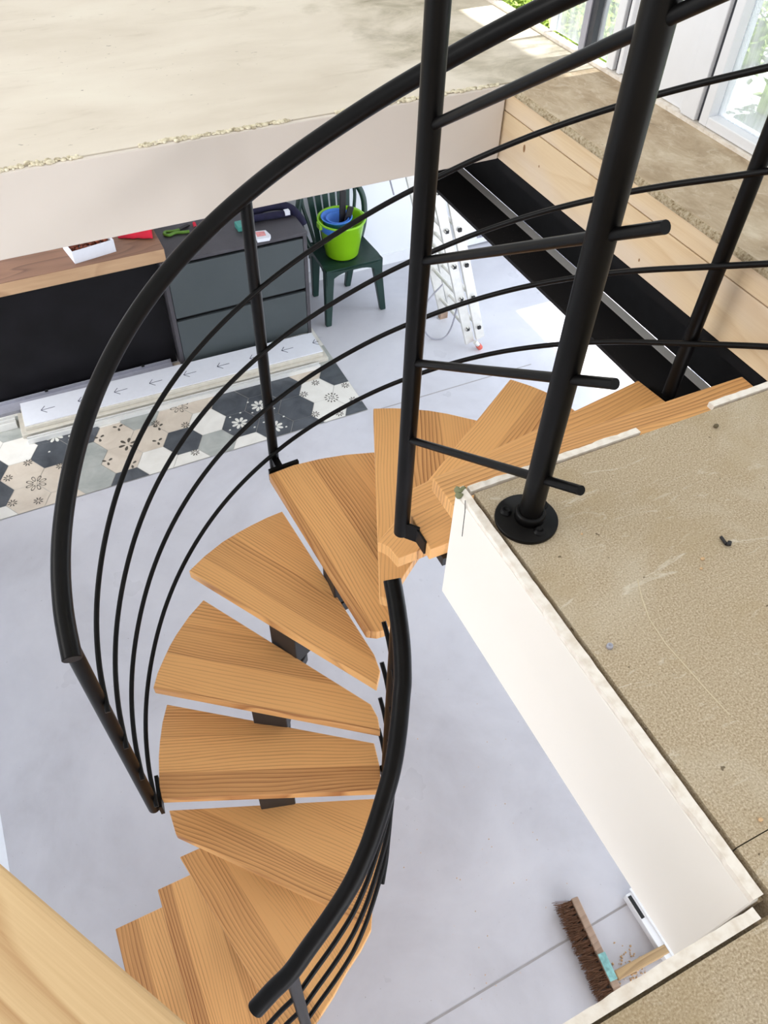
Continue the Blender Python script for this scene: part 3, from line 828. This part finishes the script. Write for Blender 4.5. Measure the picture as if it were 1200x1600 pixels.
b = MB(); b.tube([c - d_ * 0.1, c, c + d_ * 0.47], 0.0205, 18); b.build('handrail', M['black'], rail3)
b = MB(); b.bar((0.570, 0.988, 2.185), (0.592, 0.962, 2.185), 0.006, 0.05); b.bar((0.5885, 0.975, 2.183), (0.5885, 0.925, 2.183), 0.005, 0.042); b.build('bracket', M['black'], rail3)

# ================================================================== big timber at the lower left
e0 = Vector((-0.195, 0.342)); e1 = Vector((-0.08, 0.153)); t = (e1 - e0).normalized(); nrm = Vector((t.y, -t.x))
if nrm.x > 0: nrm = -nrm
b = MB(); Lb = 1.7; org = e0 - t * 0.42
a = math.atan2(t.y, t.x)
b.box((0, -0.22, -0.2085), (Lb, 0.0, 0.0))
o = b.build('timber_beam', M['beam_pine'], None, bevel=0.006)
o.location = (org.x, org.y, 2.81); o.rotation_euler.z = a
tag(o, 'thick pale pine beam lying across the bottom left corner', 'beam')

# ================================================================== lower room furniture
dr = thing('chest_of_drawers', (1.2, 4.53, 0), 'charcoal chest of drawers with slate grey fronts beside the green chair', 'chest of drawers')
b = MB()
b.box((0.712, 4.545, 0.0), (0.737, 5.0, 0.795)); b.box((1.667, 4.545, 0.0), (1.692, 5.0, 0.795)); b.box((0.737, 4.56, 0.0), (1.667, 5.0, 0.02)); b.box((0.737, 4.985, 0.02), (1.667, 5.0, 0.795))
b.box((0.712, 4.532, 0), (0.737, 4.545, 0.795)); b.box((1.667, 4.532, 0), (1.692, 4.545, 0.795))
b.build('body', M['dresser'], dr)
b = MB(); b.box((0.706, 4.528, 0.796), (1.697, 5.003, 0.82)); b.build('top', M['dresser'], dr, bevel=0.002)
b = MB(); b.box((0.737, 4.57, 0.02), (1.667, 4.98, 0.79)); b.build('inner_box', M['recess'], dr)
for (z0, z1) in ((0.398, 0.774), (0.022, 0.370)):
    b = MB(); b.box((0.740, 4.533, z0), (1.664, 4.555, z1)); b.build('drawer', M['drawer'], dr, bevel=0.002)

dk = thing('desk', (0.0, 4.8, 0), 'desk with thick walnut top and black front panel left of the drawers', 'desk')
b = MB(); b.box((-0.82, -0.25, -0.043), (0.82, 0.25, 0.0425)); o = b.build('desk_top', M['walnut'], dk, bevel=0.002, loc=(-0.066, 4.795, 0.8635)); o.rotation_euler.z = 0.0
b = MB(); b.box((-0.82, -0.002, -0.041), (0.818, 0.0, 0.0405)); b.build('edge_band', M['walnut_edge'], dk, loc=(-0.066, 4.544, 0.8635))
b = MB(); b.box((-0.86, 4.62, 0.0), (0.70, 4.64, 0.819)); b.build('front_panel', M['panel_black'], dk)
b = MB(); b.box((-0.878, 4.64, 0.0), (-0.848, 5.03, 0.819)); b.build('side_panel', M['panel_black'], dk)

# ---- long packaged rails at the foot of the desk
rot = math.atan2(-0.05, 1.98)
pk = thing('packaged_rail_set', (0.639, 4.362, 0.006), 'long white card strip with arrows on a packaged aluminium rail', 'packaged rail')
R = Matrix.Rotation(rot, 3, 'Z')
b = MB(); b.box((-1.045, -0.155, 0.0), (1.045, 0.07, 0.03), R, (0.639, 4.362, 0.0065)); b.box((-1.015, -0.125, 0.03), (1.015, 0.09, 0.058), R, (0.639, 4.362, 0.0065)); b.build('aluminium_profile', M['alu_beige'], pk, bevel=0.004)
b = MB(); b.box((-1.01, -0.112, 0.0585), (1.02, 0.120, 0.065), R, (0.639, 4.362, 0.0065))
b.cur = 1
for i in range(9):
    ax = -0.2557 + 0.235 * i - 0.639; ay = 4.292 - 0.0064 * i - 4.30 + 0.025 * (ax / 2)
    zt_ = 0.0660
    def seg(p, q):
        p = R @ Vector((p[0], p[1], 0)) + Vector((0.639, 4.362, zt_ + 0.006)); q = R @ Vector((q[0], q[1], 0)) + Vector((0.639, 4.362, zt_ + 0.006)); b.bar(p, q, 0.0038, 0.0008)
    seg((ax, 0.0), (ax + (0.088 if i < 8 else 0.045), 0.003)); seg((ax, 0.0), (ax + 0.028, 0.034)); seg((ax, 0.0), (ax + 0.034, -0.034))
b.build('card_strip', [M['card'], M['ink']], pk)
gp = thing('aluminium_profile', (0, 4.55, 0.006), 'grey aluminium channel lying along the black desk panel', 'metal profile')
b = MB(); b.box((-0.86, 4.50, 0.0065), (0.655, 4.605, 0.02)); b.box((-0.86, 4.598, 0.02), (0.655, 4.605, 0.045)); b.box((-0.86, 4.50, 0.02), (0.655, 4.505, 0.03)); b.build('channel', M['alu_grey'], gp)
for x in (-0.55, -0.2, 0.12, 0.45):
    b = MB(); b.box((x, 4.588, 0.0455), (x + 0.02, 4.61, 0.05)); b.build('clip', M['recess'], gp)
o = MB(); o.box((-1.0, -0.018, 0.0), (0.98, 0.018, 0.02)); o.box((-1.0, -0.018, 0.02), (0.98, -0.010, 0.032)); o.box((-1.0, 0.010, 0.02), (0.98, 0.018, 0.032))
o = o.build('slim_rail', M['alu_white'], None, loc=(0.615, 4.165, 0.0062), rotz=rot * 0.9); tag(o, 'thin white rail lying on the hexagon tiles', 'rail')
o = MB(); o.box((-0.25, -0.04, 0.0), (0.25, 0.04, 0.03)); o.box((-0.25, -0.04, 0.03), (0.25, -0.03, 0.05)); o.box((-0.25, 0.03, 0.03), (0.25, 0.04, 0.05)); o.box((-0.25, -0.005, 0.03), (0.25, 0.005, 0.05))
o = o.build('track_profile', M['alu_white'], None, loc=(-0.672, 4.40, 0.0062), rotz=rot); tag(o, 'slotted white track piece left of the arrow card', 'rail')

# ---- green garden chair
ch = thing('garden_chair', (2.07, 4.79, 0), 'dark green plastic garden chair against the white wall', 'chair')


def quadleg(top, bot, wt, wb):
    b_ = MB(); vs = []
    for (c, w_) in ((bot, wb), (top, wt)):
        for sx, sy in ((-1, -1), (1, -1), (1, 1), (-1, 1)): vs.append((c[0] + sx * w_[0] / 2, c[1] + sy * w_[1] / 2, c[2]))
    b_.add(vs, [(0, 3, 2, 1), (4, 5, 6, 7), (0, 1, 5, 4), (1, 2, 6, 5), (2, 3, 7, 6), (3, 0, 4, 7)])
    return b_


for top, bot in (((1.885, 4.635, 0.435), (1.845, 4.575, 0)), ((2.262, 4.655, 0.435), (2.312, 4.612, 0)), ((1.905, 4.945, 0.435), (1.905, 4.975, 0)), ((2.225, 4.955, 0.435), (2.19, 5.005, 0))):
    quadleg(top, bot, (0.075, 0.06), (0.045, 0.04)).build('leg', M['chair_green'], ch, bevel=0.008)
b = MB()                                   # seat with slots and a down-turned skirt
sx0, sx1, sy0, sy1 = 1.845, 2.295, 4.595, 4.985
N_ = 18
def seatz(u, v): return 0.452 - 0.012 * math.sin(PI * u) * math.sin(PI * v) - 0.02 * max(0, 0.18 - v) / 0.18
vs = []
for i in range(N_ + 1):
    for j in range(N_ + 1):
        u, v = i / N_, j / N_
        w_ = 1 - 0.06 * v; xx = (sx0 + sx1) / 2 + (u - 0.5) * (sx1 - sx0) * w_; yy = sy0 + v * (sy1 - sy0) + 0.02 * math.sin(PI * u) * (-(1 - v))
        vs.append((xx, yy, seatz(u, v)))
fs = [];
for i in range(N_):
    for j in range(N_):
        a_ = i * (N_ + 1) + j; fs.append((a_, a_ + N_ + 1, a_ + N_ + 2, a_ + 1))
b.add(vs, fs)
se = b.build('seat', M['chair_seat'], ch); m_ = se.modifiers.new('thick', 'SOLIDIFY'); m_.thickness = 0.006
b = MB()
def skirt(p, q, drop_mid, drop_end):
    n_ = 14; p = Vector(p); q = Vector(q); v_ = []
    for i in range(n_ + 1):
        t_ = i / n_; c_ = p.lerp(q, t_); e_ = abs(2 * t_ - 1) ** 3
        v_ += [(c_.x, c_.y, 0.444), (c_.x, c_.y, 0.444 - drop_mid - (drop_end - drop_mid) * e_)]
    b.add(v_, [(2 * i, 2 * i + 2, 2 * i + 3, 2 * i + 1) for i in range(n_)])
skirt((1.852, 4.598, 0), (2.29, 4.602, 0), 0.035, 0.12); skirt((2.29, 4.602, 0), (2.27, 4.985, 0), 0.035, 0.12); skirt((1.852, 4.598, 0), (1.868, 4.985, 0), 0.035, 0.12); skirt((1.868, 4.985, 0), (2.27, 4.985, 0), 0.03, 0.08)
sk = b.build('seat_skirt', M['chair_green'], ch); m_ = sk.modifiers.new('thick', 'SOLIDIFY'); m_.thickness = 0.008
bf = MB()                                   # arched back frame
arch = catmull([(1.862, 4.93, 0.45), (1.825, 4.965, 0.56), (1.815, 5.005, 0.70), (1.86, 5.045, 0.80), (1.96, 5.065, 0.845), (2.07, 5.07, 0.855), (2.18, 5.065, 0.845), (2.28, 5.045, 0.80), (2.325, 5.005, 0.70), (2.315, 4.965, 0.56), (2.272, 4.93, 0.45)], 6)
bf.tube(arch, 0.022, 10); bf.build('back_frame', M['chair_green'], ch)
for k in range(6):
    u = (k - 2.5) / 2.5
    b = MB(); b.bar((2.065 + u * 0.115, 4.975, 0.45), (2.068 + u * 0.150, 5.062, 0.835), 0.042, 0.008, (0, 1, 0)); b.build('back_slat', M['chair_green'], ch, bevel=0.002)
for s_ in (-1, 1):
    b = MB(); b.tube(catmull([(2.067 + s_ * 0.15, 4.972, 0.45), (2.067 + s_ * 0.175, 5.0, 0.58), (2.067 + s_ * 0.205, 5.04, 0.72), (2.067 + s_ * 0.2, 5.06, 0.81)], 5), 0.013, 8); b.build('back_stay', M['chair_green'], ch)

# ---- bucket with nested blue liners and tools
BC = (2.048, 4.770)
bk = thing('bucket', (BC[0], BC[1], 0.452), 'lime green plastic bucket standing on the green chair', 'bucket')
b = MB(); b.lathe([(0.0, 0.0), (0.112, 0.0), (0.119, 0.006), (0.164, 0.26), (0.173, 0.262), (0.173, 0.272), (0.161, 0.272), (0.158, 0.262), (0.113, 0.010), (0.0, 0.008)], (BC[0], BC[1], 0.4525), 48); b.build('body', M['bucket'], bk)
b = MB()
for k in range(14):
    a0 = math.radians(150 + k * 8); a1 = a0 + math.radians(8)
    zb0 = 0.205 if k < 11 else 0.205 + 0.018 * (k - 10); zb1 = 0.205 if k + 1 < 11 else 0.205 + 0.018 * (k - 9)
    rr = lambda z: 0.119 + (0.164 - 0.119) * (z - 0.006) / 0.254 + 0.0012
    b.add([(BC[0] + rr(zb0) * math.cos(a0), BC[1] + rr(zb0) * math.sin(a0), 0.4525 + zb0), (BC[0] + rr(zb1) * math.cos(a1), BC[1] + rr(zb1) * math.sin(a1), 0.4525 + zb1), (BC[0] + rr(0.258) * math.cos(a1), BC[1] + rr(0.258) * math.sin(a1), 0.4525 + 0.258), (BC[0] + rr(0.258) * math.cos(a0), BC[1] + rr(0.258) * math.sin(a0), 0.4525 + 0.258)], [(0, 1, 2, 3)], True)
pb = b.build('printed_band', M['bucket_in'], bk); pb['label'] = 'blue printed band below the rim'
for s_ in (-1, 1):
    b = MB(); b.box((BC[0] + s_ * 0.166 - 0.014, BC[1] - 0.03, 0.4525 + 0.225), (BC[0] + s_ * 0.166 + 0.016, BC[1] + 0.03, 0.4525 + 0.268)); b.build('handle_lug', M['bucket'], bk, bevel=0.006)
li = thing('bucket', (2.015, 4.78, 0.56), 'blue bucket nested inside the lime green bucket', 'bucket')
b = MB(); b.lathe([(0.0, 0.0), (0.07, 0.0), (0.104, 0.165), (0.112, 0.167), (0.112, 0.172), (0.102, 0.172), (0.066, 0.006), (0.0, 0.006)], (2.015, 4.78, 0.565), 40); b.build('body', M['bucket_in'], li)
b = MB(); b.lathe([(0.0, 0.0), (0.05, 0.0), (0.076, 0.135), (0.084, 0.138), (0.083, 0.143), (0.073, 0.143), (0.046, 0.006), (0.0, 0.006)], (2.022, 4.778, 0.585), 36); b.build('inner_liner', M['bucket_in'], li)
o = MB(); o.bar((2.052, 4.772, 0.612), (2.075, 4.80, 0.90), 0.045, 0.02, (0, 1, 0)); o.ball((2.075, 4.80, 0.90), 0.024, 0.012, 0.02)
o = o.build('trowel', M['tool_black'], None, bevel=0.004); tag(o, 'black handled tool standing upright in the buckets', 'tool')
o = MB(); o.bar((2.05, 4.745, 0.612), (2.115, 4.755, 0.80), 0.045, 0.016, (0, 1, 0)); o = o.build('scraper', M['tool_black'], None, bevel=0.004); tag(o, 'shorter dark flat tool leaning in the buckets', 'tool')

# ---- things on the chest and desk
SC = lambda p: (p[0] * 0.982, p[1] * 0.982, p[2])
o = thing('garden_shears', (0.93, 4.92, 0.8205), 'green handled shears lying on the chest of drawers', 'shears')
b = MB(); b.tube(catmull([(0.945, 4.945, 0.832), (0.90, 4.94, 0.834), (0.855, 4.955, 0.832), (0.84, 4.93, 0.832), (0.865, 4.905, 0.832), (0.91, 4.92, 0.832), (0.96, 4.905, 0.832), (1.0, 4.90, 0.832)], 5), 0.010, 8); b.v = [SC(p) for p in b.v]; b.build('grip', M['olive'], o)
b = MB(); b.bar((0.93, 4.945, 0.832), (1.02, 4.985, 0.832), 0.025, 0.008); b.v = [SC(p) for p in b.v]; b.build('blade', M['tool_black'], o)
o = thing('screwdriver', (1.05, 4.9, 0.8205), 'red and black screwdriver on the chest of drawers', 'screwdriver')
b = MB(); b.tube([(1.06, 4.99, 0.832), (1.052, 4.93, 0.832)], 0.011, 10); b.v = [SC(p) for p in b.v]; b.build('grip', M['red_cloth'], o)
b = MB(); b.tube([(1.052, 4.93, 0.832), (1.048, 4.89, 0.832), (1.047, 4.87, 0.832)], [0.012, 0.014, 0.010], 10); b.v = [SC(p) for p in b.v]; b.build('cap', M['tool_black'], o)
o = thing('card_box', (1.43, 4.66, 0.8205), 'small white and pink card box on the chest of drawers', 'box')
b = MB(); b.prism([(1.375, 4.61), (1.455, 4.602), (1.475, 4.63), (1.465, 4.70), (1.385, 4.715)], 0.8205, 0.843); b.v = [SC(p) for p in b.v]; ca = b.build('carton', M['card'], o)
b = MB(); b.prism([(1.385, 4.64), (1.445, 4.634), (1.452, 4.690), (1.392, 4.702)], 0.8432, 0.8437); b.v = [SC(p) for p in b.v]; b.build('printed_lid', M['pink'], ca)
o = MB(); o.box((1.30, 4.78, 0.8205), (1.375, 4.86, 0.86)); o.v = [SC(p) for p in o.v]; o = o.build('plastic_case', M['teal'], None, bevel=0.006); tag(o, 'teal plastic case behind the slim post on the chest', 'case')
b = MB(); P = catmull([(1.40, 4.87, 0.845), (1.50, 4.86, 0.848), (1.60, 4.855, 0.845), (1.70, 4.85, 0.842)], 6); b.tube(P, 0.024, 12)
P = catmull([(1.42, 4.93, 0.850), (1.55, 4.935, 0.87), (1.66, 4.925, 0.865), (1.72, 4.88, 0.85), (1.76, 4.83, 0.80), (1.775, 4.815, 0.76)], 6); b.tube(P, 0.03, 12)
b.v = [SC(p) for p in b.v]; o = b.build('folded_hood', M['navy'], None); tag(o, 'navy blue cloth roll hanging over the right end of the chest', 'cloth')
b = MB(); b.box((1.655, 4.825, 0.842), (1.69, 4.86, 0.870)); b.v = [SC(p) for p in b.v]; q = b.build('pale_tab', M['card'], o)
bx = thing('snack_box', (0.36, 4.8, 0.906), 'open white card box of snacks on the walnut desk top', 'box')
R = Matrix.Rotation(math.radians(9.5), 3, 'Z'); T_ = (0.335, 4.703, 0.9065)
b = MB(); b.box((-0.13, -0.10, 0), (0.13, 0.10, 0.004), R, T_); b.box((-0.13, -0.10, 0.004), (0.13, -0.096, 0.08), R, T_); b.box((-0.13, 0.096, 0.004), (0.13, 0.10, 0.08), R, T_); b.box((-0.13, -0.096, 0.004), (-0.126, 0.096, 0.08), R, T_); b.box((0.126, -0.096, 0.004), (0.13, 0.096, 0.08), R, T_)
tr_ = b.build('tray', M['card'], bx)
b = MB()
for k in range(70):
    p = R @ Vector((random.uniform(-0.11, 0.11), random.uniform(-0.08, 0.08), random.uniform(0.02, 0.05))) + Vector(T_); b.ball(p, 0.016, 0.016, 0.012, 8, 5)
o = b.build('snack_pile', M['food'], tr_); o['kind'] = 'stuff'
b = MB(); vs = []; fs = []
for i in range(13):
    for j in range(9):
        u, v = i / 12, j / 8
        vs.append((0.525 + 0.195 * u + 0.05 * v, 4.765 + 0.20 * v - 0.095 * u, 0.908 + 0.045 * math.sin(PI * min(1, v * 1.2 + 0.05)) * (0.4 + 0.6 * u) + 0.008 * noise.noise((u * 6, v * 5, 2))))
for i in range(12):
    for j in range(8): a_ = i * 9 + j; fs.append((a_, a_ + 9, a_ + 10, a_ + 1))
b.add(vs, fs, True); o = b.build('red_pouch', M['red_cloth'], None); m_ = o.modifiers.new('thick', 'SOLIDIFY'); m_.thickness = 0.006; m_.offset = 1; tag(o, 'bright red fabric pouch on the walnut desk top', 'pouch')

# ---- aluminium ladder
ld = thing('ladder', (2.68, 4.1, 0), 'aluminium two section ladder leaning behind the black posts', 'ladder')
def lp(s_, y, dx=0.0): return Vector((2.69 + dx - 0.50 * s_ * 0.62, y, 0.04 + s_))
TOPS = 1.95
for y, dx, s0 in ((3.93, 0.0, 0.0), (3.915, 0.085, 0.03), (4.325, 0.0, 0.0), (4.34, 0.085, 0.03)):
    b = MB(); b.bar(lp(s0, y, dx), lp(TOPS, y, dx), 0.025, 0.068, (1, 0, 0.3)); b.build('stile', M['alu'], ld, bevel=0.003)
for k in range(7):
    s_ = 0.14 + 0.27 * k
    for dx, lab in ((0.0, 'rung'), (0.085, 'rung')):
        b = MB(); b.tube([lp(s_, 3.90, dx), lp(s_, 4.35, dx)], 0.0135, 10); ru = b.build('rung', M['alu'], ld)
        b = MB(); p = lp(s_, 3.9015, dx); b.box((p.x - 0.011, 3.899 - (0.0 if dx == 0 else 0.014), p.z - 0.011), (p.x + 0.011, 3.9165 - (0 if dx == 0 else 0.014), p.z + 0.011)); b.build('rung_plug', M['recess'], ru)
b = MB(); b.tube([(2.70, 3.875, 0.075), (2.735, 3.872, 0.035)], 0.016, 10); ft = b.build('foot', M['alu'], ld)
b = MB(); b.tube([(2.728, 3.872, 0.042), (2.752, 3.872, 0.010)], 0.02, 10); q = b.build('foot_cap', M['red_plastic'], ft); q['label'] = 'orange red rubber foot'
b = MB(); b.box((2.655, 4.305, 0.0), (2.715, 4.345, 0.05)); b.build('foot_cap', M['broom_wood'], ld)
b = MB(); b.tube(catmull([lp(0.35, 4.2), (2.45, 4.2, 0.25), (2.44, 4.18, 0.08), (2.47, 4.12, 0.015), (2.55, 4.08, 0.012), (2.60, 4.06, 0.10), lp(0.3, 4.0)], 8), 0.006, 8); b.build('hook_strap', M['alu_grey'], ld)
b = MB(); b.tube([lp(1.15, 4.38), lp(1.15, 4.46) + Vector((-0.05, 0, 0))], 0.014, 8); q = b.build('latch_knob', plain('pink_plastic', L(206, 140, 160), 0.6), ld)
for dx in (0.0, ):
    b = MB(); b.tube([lp(0.95, 4.46) + Vector((-0.10, 0, 0)), lp(1.9, 4.46) + Vector((-0.10, 0, 0))], 0.006, 8); b.build('stay_rod', M['alu_grey'], ld)

# ---- broom, heater, sawdust at the lower right
br = thing('broom', (1.18, 0.15, 0), 'wide wooden broom with brown bristles lying on the concrete floor', 'broom')
b = MB(); hd = Vector((1.162 - 1.198, 0.12 - 0.447, 0)).normalized(); h0 = Vector((1.205, 0.455, 0.0)); h1 = h0 + hd * 0.60
b.bar(h0 + Vector((0, 0, 0.03)), h1 + Vector((0, 0, 0.03)), 0.032, 0.05); b.build('head', M['broom_wood'], br, bevel=0.004)
b = MB(); rb = random.Random(5); side = Vector((-hd.y, hd.x, 0));
if side.x > 0: side = -side
for k in range(1500):
    s_ = rb.uniform(0, 0.6); tu = math.floor(s_ / 0.03) * 0.03 + 0.015
    p = h0 + hd * (tu + rb.uniform(-0.009, 0.009)) + side * 0.014 + Vector((0, 0, rb.uniform(0.012, 0.048)))
    q = p + side * rb.uniform(0.055, 0.078) + hd * ((s_ - tu) * 1.5 + rb.uniform(-0.014, 0.010)) + Vector((0, 0, rb.uniform(-0.012, 0.006)))
    q.z = max(0.002, q.z); e_ = hd * 0.0013
    b.add([p - e_, p + e_, q + e_ * 0.5, q - e_ * 0.5], [(0, 1, 2, 3)])
    e_ = Vector((0, 0, 0.0013)); b.add([p - e_, p + e_, q + e_ * 0.5, q - e_ * 0.5], [(0, 1, 2, 3)])
q = b.build('bristles', M['bristle'], br); q['kind'] = 'stuff'
c = h0 + hd * 0.30
b = MB(); b.box((-0.05, -0.016, 0.055), (0.05, 0.016, 0.06), Matrix.Rotation(math.atan2(hd.y, hd.x), 3, 'Z'), (c.x + 0.004, c.y + 0.03, 0)); b.build('bracket', M['teal_paint'], br)
b = MB(); b.bar((c.x + 0.02, c.y - 0.01, 0.03), (1.49, 0.135, 0.03), 0.036, 0.036); b.build('handle_socket', M['stick_wood'], br, bevel=0.006)
ht = thing('wall_heater', (1.45, 0.1, 0), 'white low heater with a black display below the landing facing', 'heater')
b = MB(); b.box((1.408, -0.7, 0.0), (1.53, 0.372, 0.045)); b.box((1.436, -0.7, 0.045), (1.53, 0.385, 0.05)); b.build('body', M['white_lacquer'], ht, bevel=0.006)
b = MB(); b.box((1.412, 0.268, 0.0452), (1.428, 0.362, 0.047)); b.build('display', M['recess'], ht)
b = MB(); b.box((1.458, -0.6, 0.0502), (1.464, 0.36, 0.0515)); b.build('slot', M['alu_grey'], ht)
b = MB(); rs = random.Random(9)
for k in range(150):
    x = rs.gauss(1.285, 0.035); y = rs.gauss(0.135, 0.035); s_ = rs.uniform(0.0015, 0.005); b.ball((x, y, s_ * 0.5), s_, s_ * rs.uniform(0.5, 1.2), s_ * 0.6, 6, 4)
for k in range(45):
    x = rs.uniform(0.62, 1.35); y = rs.uniform(0.3, 1.5); s_ = rs.uniform(0.001, 0.003); b.ball((x, y, s_ * 0.5), s_, s_, s_ * 0.6, 6, 4)
tag(b.build('sawdust', M['sawdust']), 'fine wood shavings scattered on the floor beside the broom', 'sawdust', kind='stuff')

# ---- small debris on the landing
b = MB(); b.tube([(0.848, 0.4675, ZU + 0.0035), (0.8455, 0.4525, ZU + 0.0035)], 0.0026, 8); b.tube([(0.8455, 0.4525, ZU + 0.004), (0.849, 0.4495, ZU + 0.0045), (0.8525, 0.453, ZU + 0.005)], 0.0034, 8)
tag(b.build('hook_screw', M['tool_black']), 'small bent black hook lying on the chipboard landing', 'hook')
b = MB(); b.ball((1.018, 0.673, ZU + 0.004), 0.0055, 0.004, 0.004); tag(b.build('plug', plain('brown_plug', L(96, 84, 58), 0.6)), 'small brown plug near the broken plasterboard strip', 'plug')
b = MB(); b.lathe([(0, 0.004), (0.002, 0.004), (0.0025, 0.0055), (0.0045, 0.005), (0.005, 0), (0, 0)], (0.5655, 0.378, ZU), 10); tag(b.build('screw_head', M['alu_grey']), 'tiny grey screw near the landing edge', 'screw')
for (x, y, s_, lb) in ((0.793, 0.446, 0.0038, 'larger pink wood chip left of the black hook'), (0.7785, 0.432, 0.003, 'smaller pale wood chip left of the black hook'), (0.650, 0.566, 0.0022, 'tiny pale wood chip below the post flange'), (0.587, 0.1, 0.0035, 'pinkish wood chip by the seam of the landing boards')):
    b = MB(); b.ball((x, y, ZU + s_ * 0.5), s_, s_ * 0.8, s_ * 0.5, 8, 5); tag(b.build('wood_chip', M['sawdust']), lb, 'wood chip', 'wood chips on the landing')
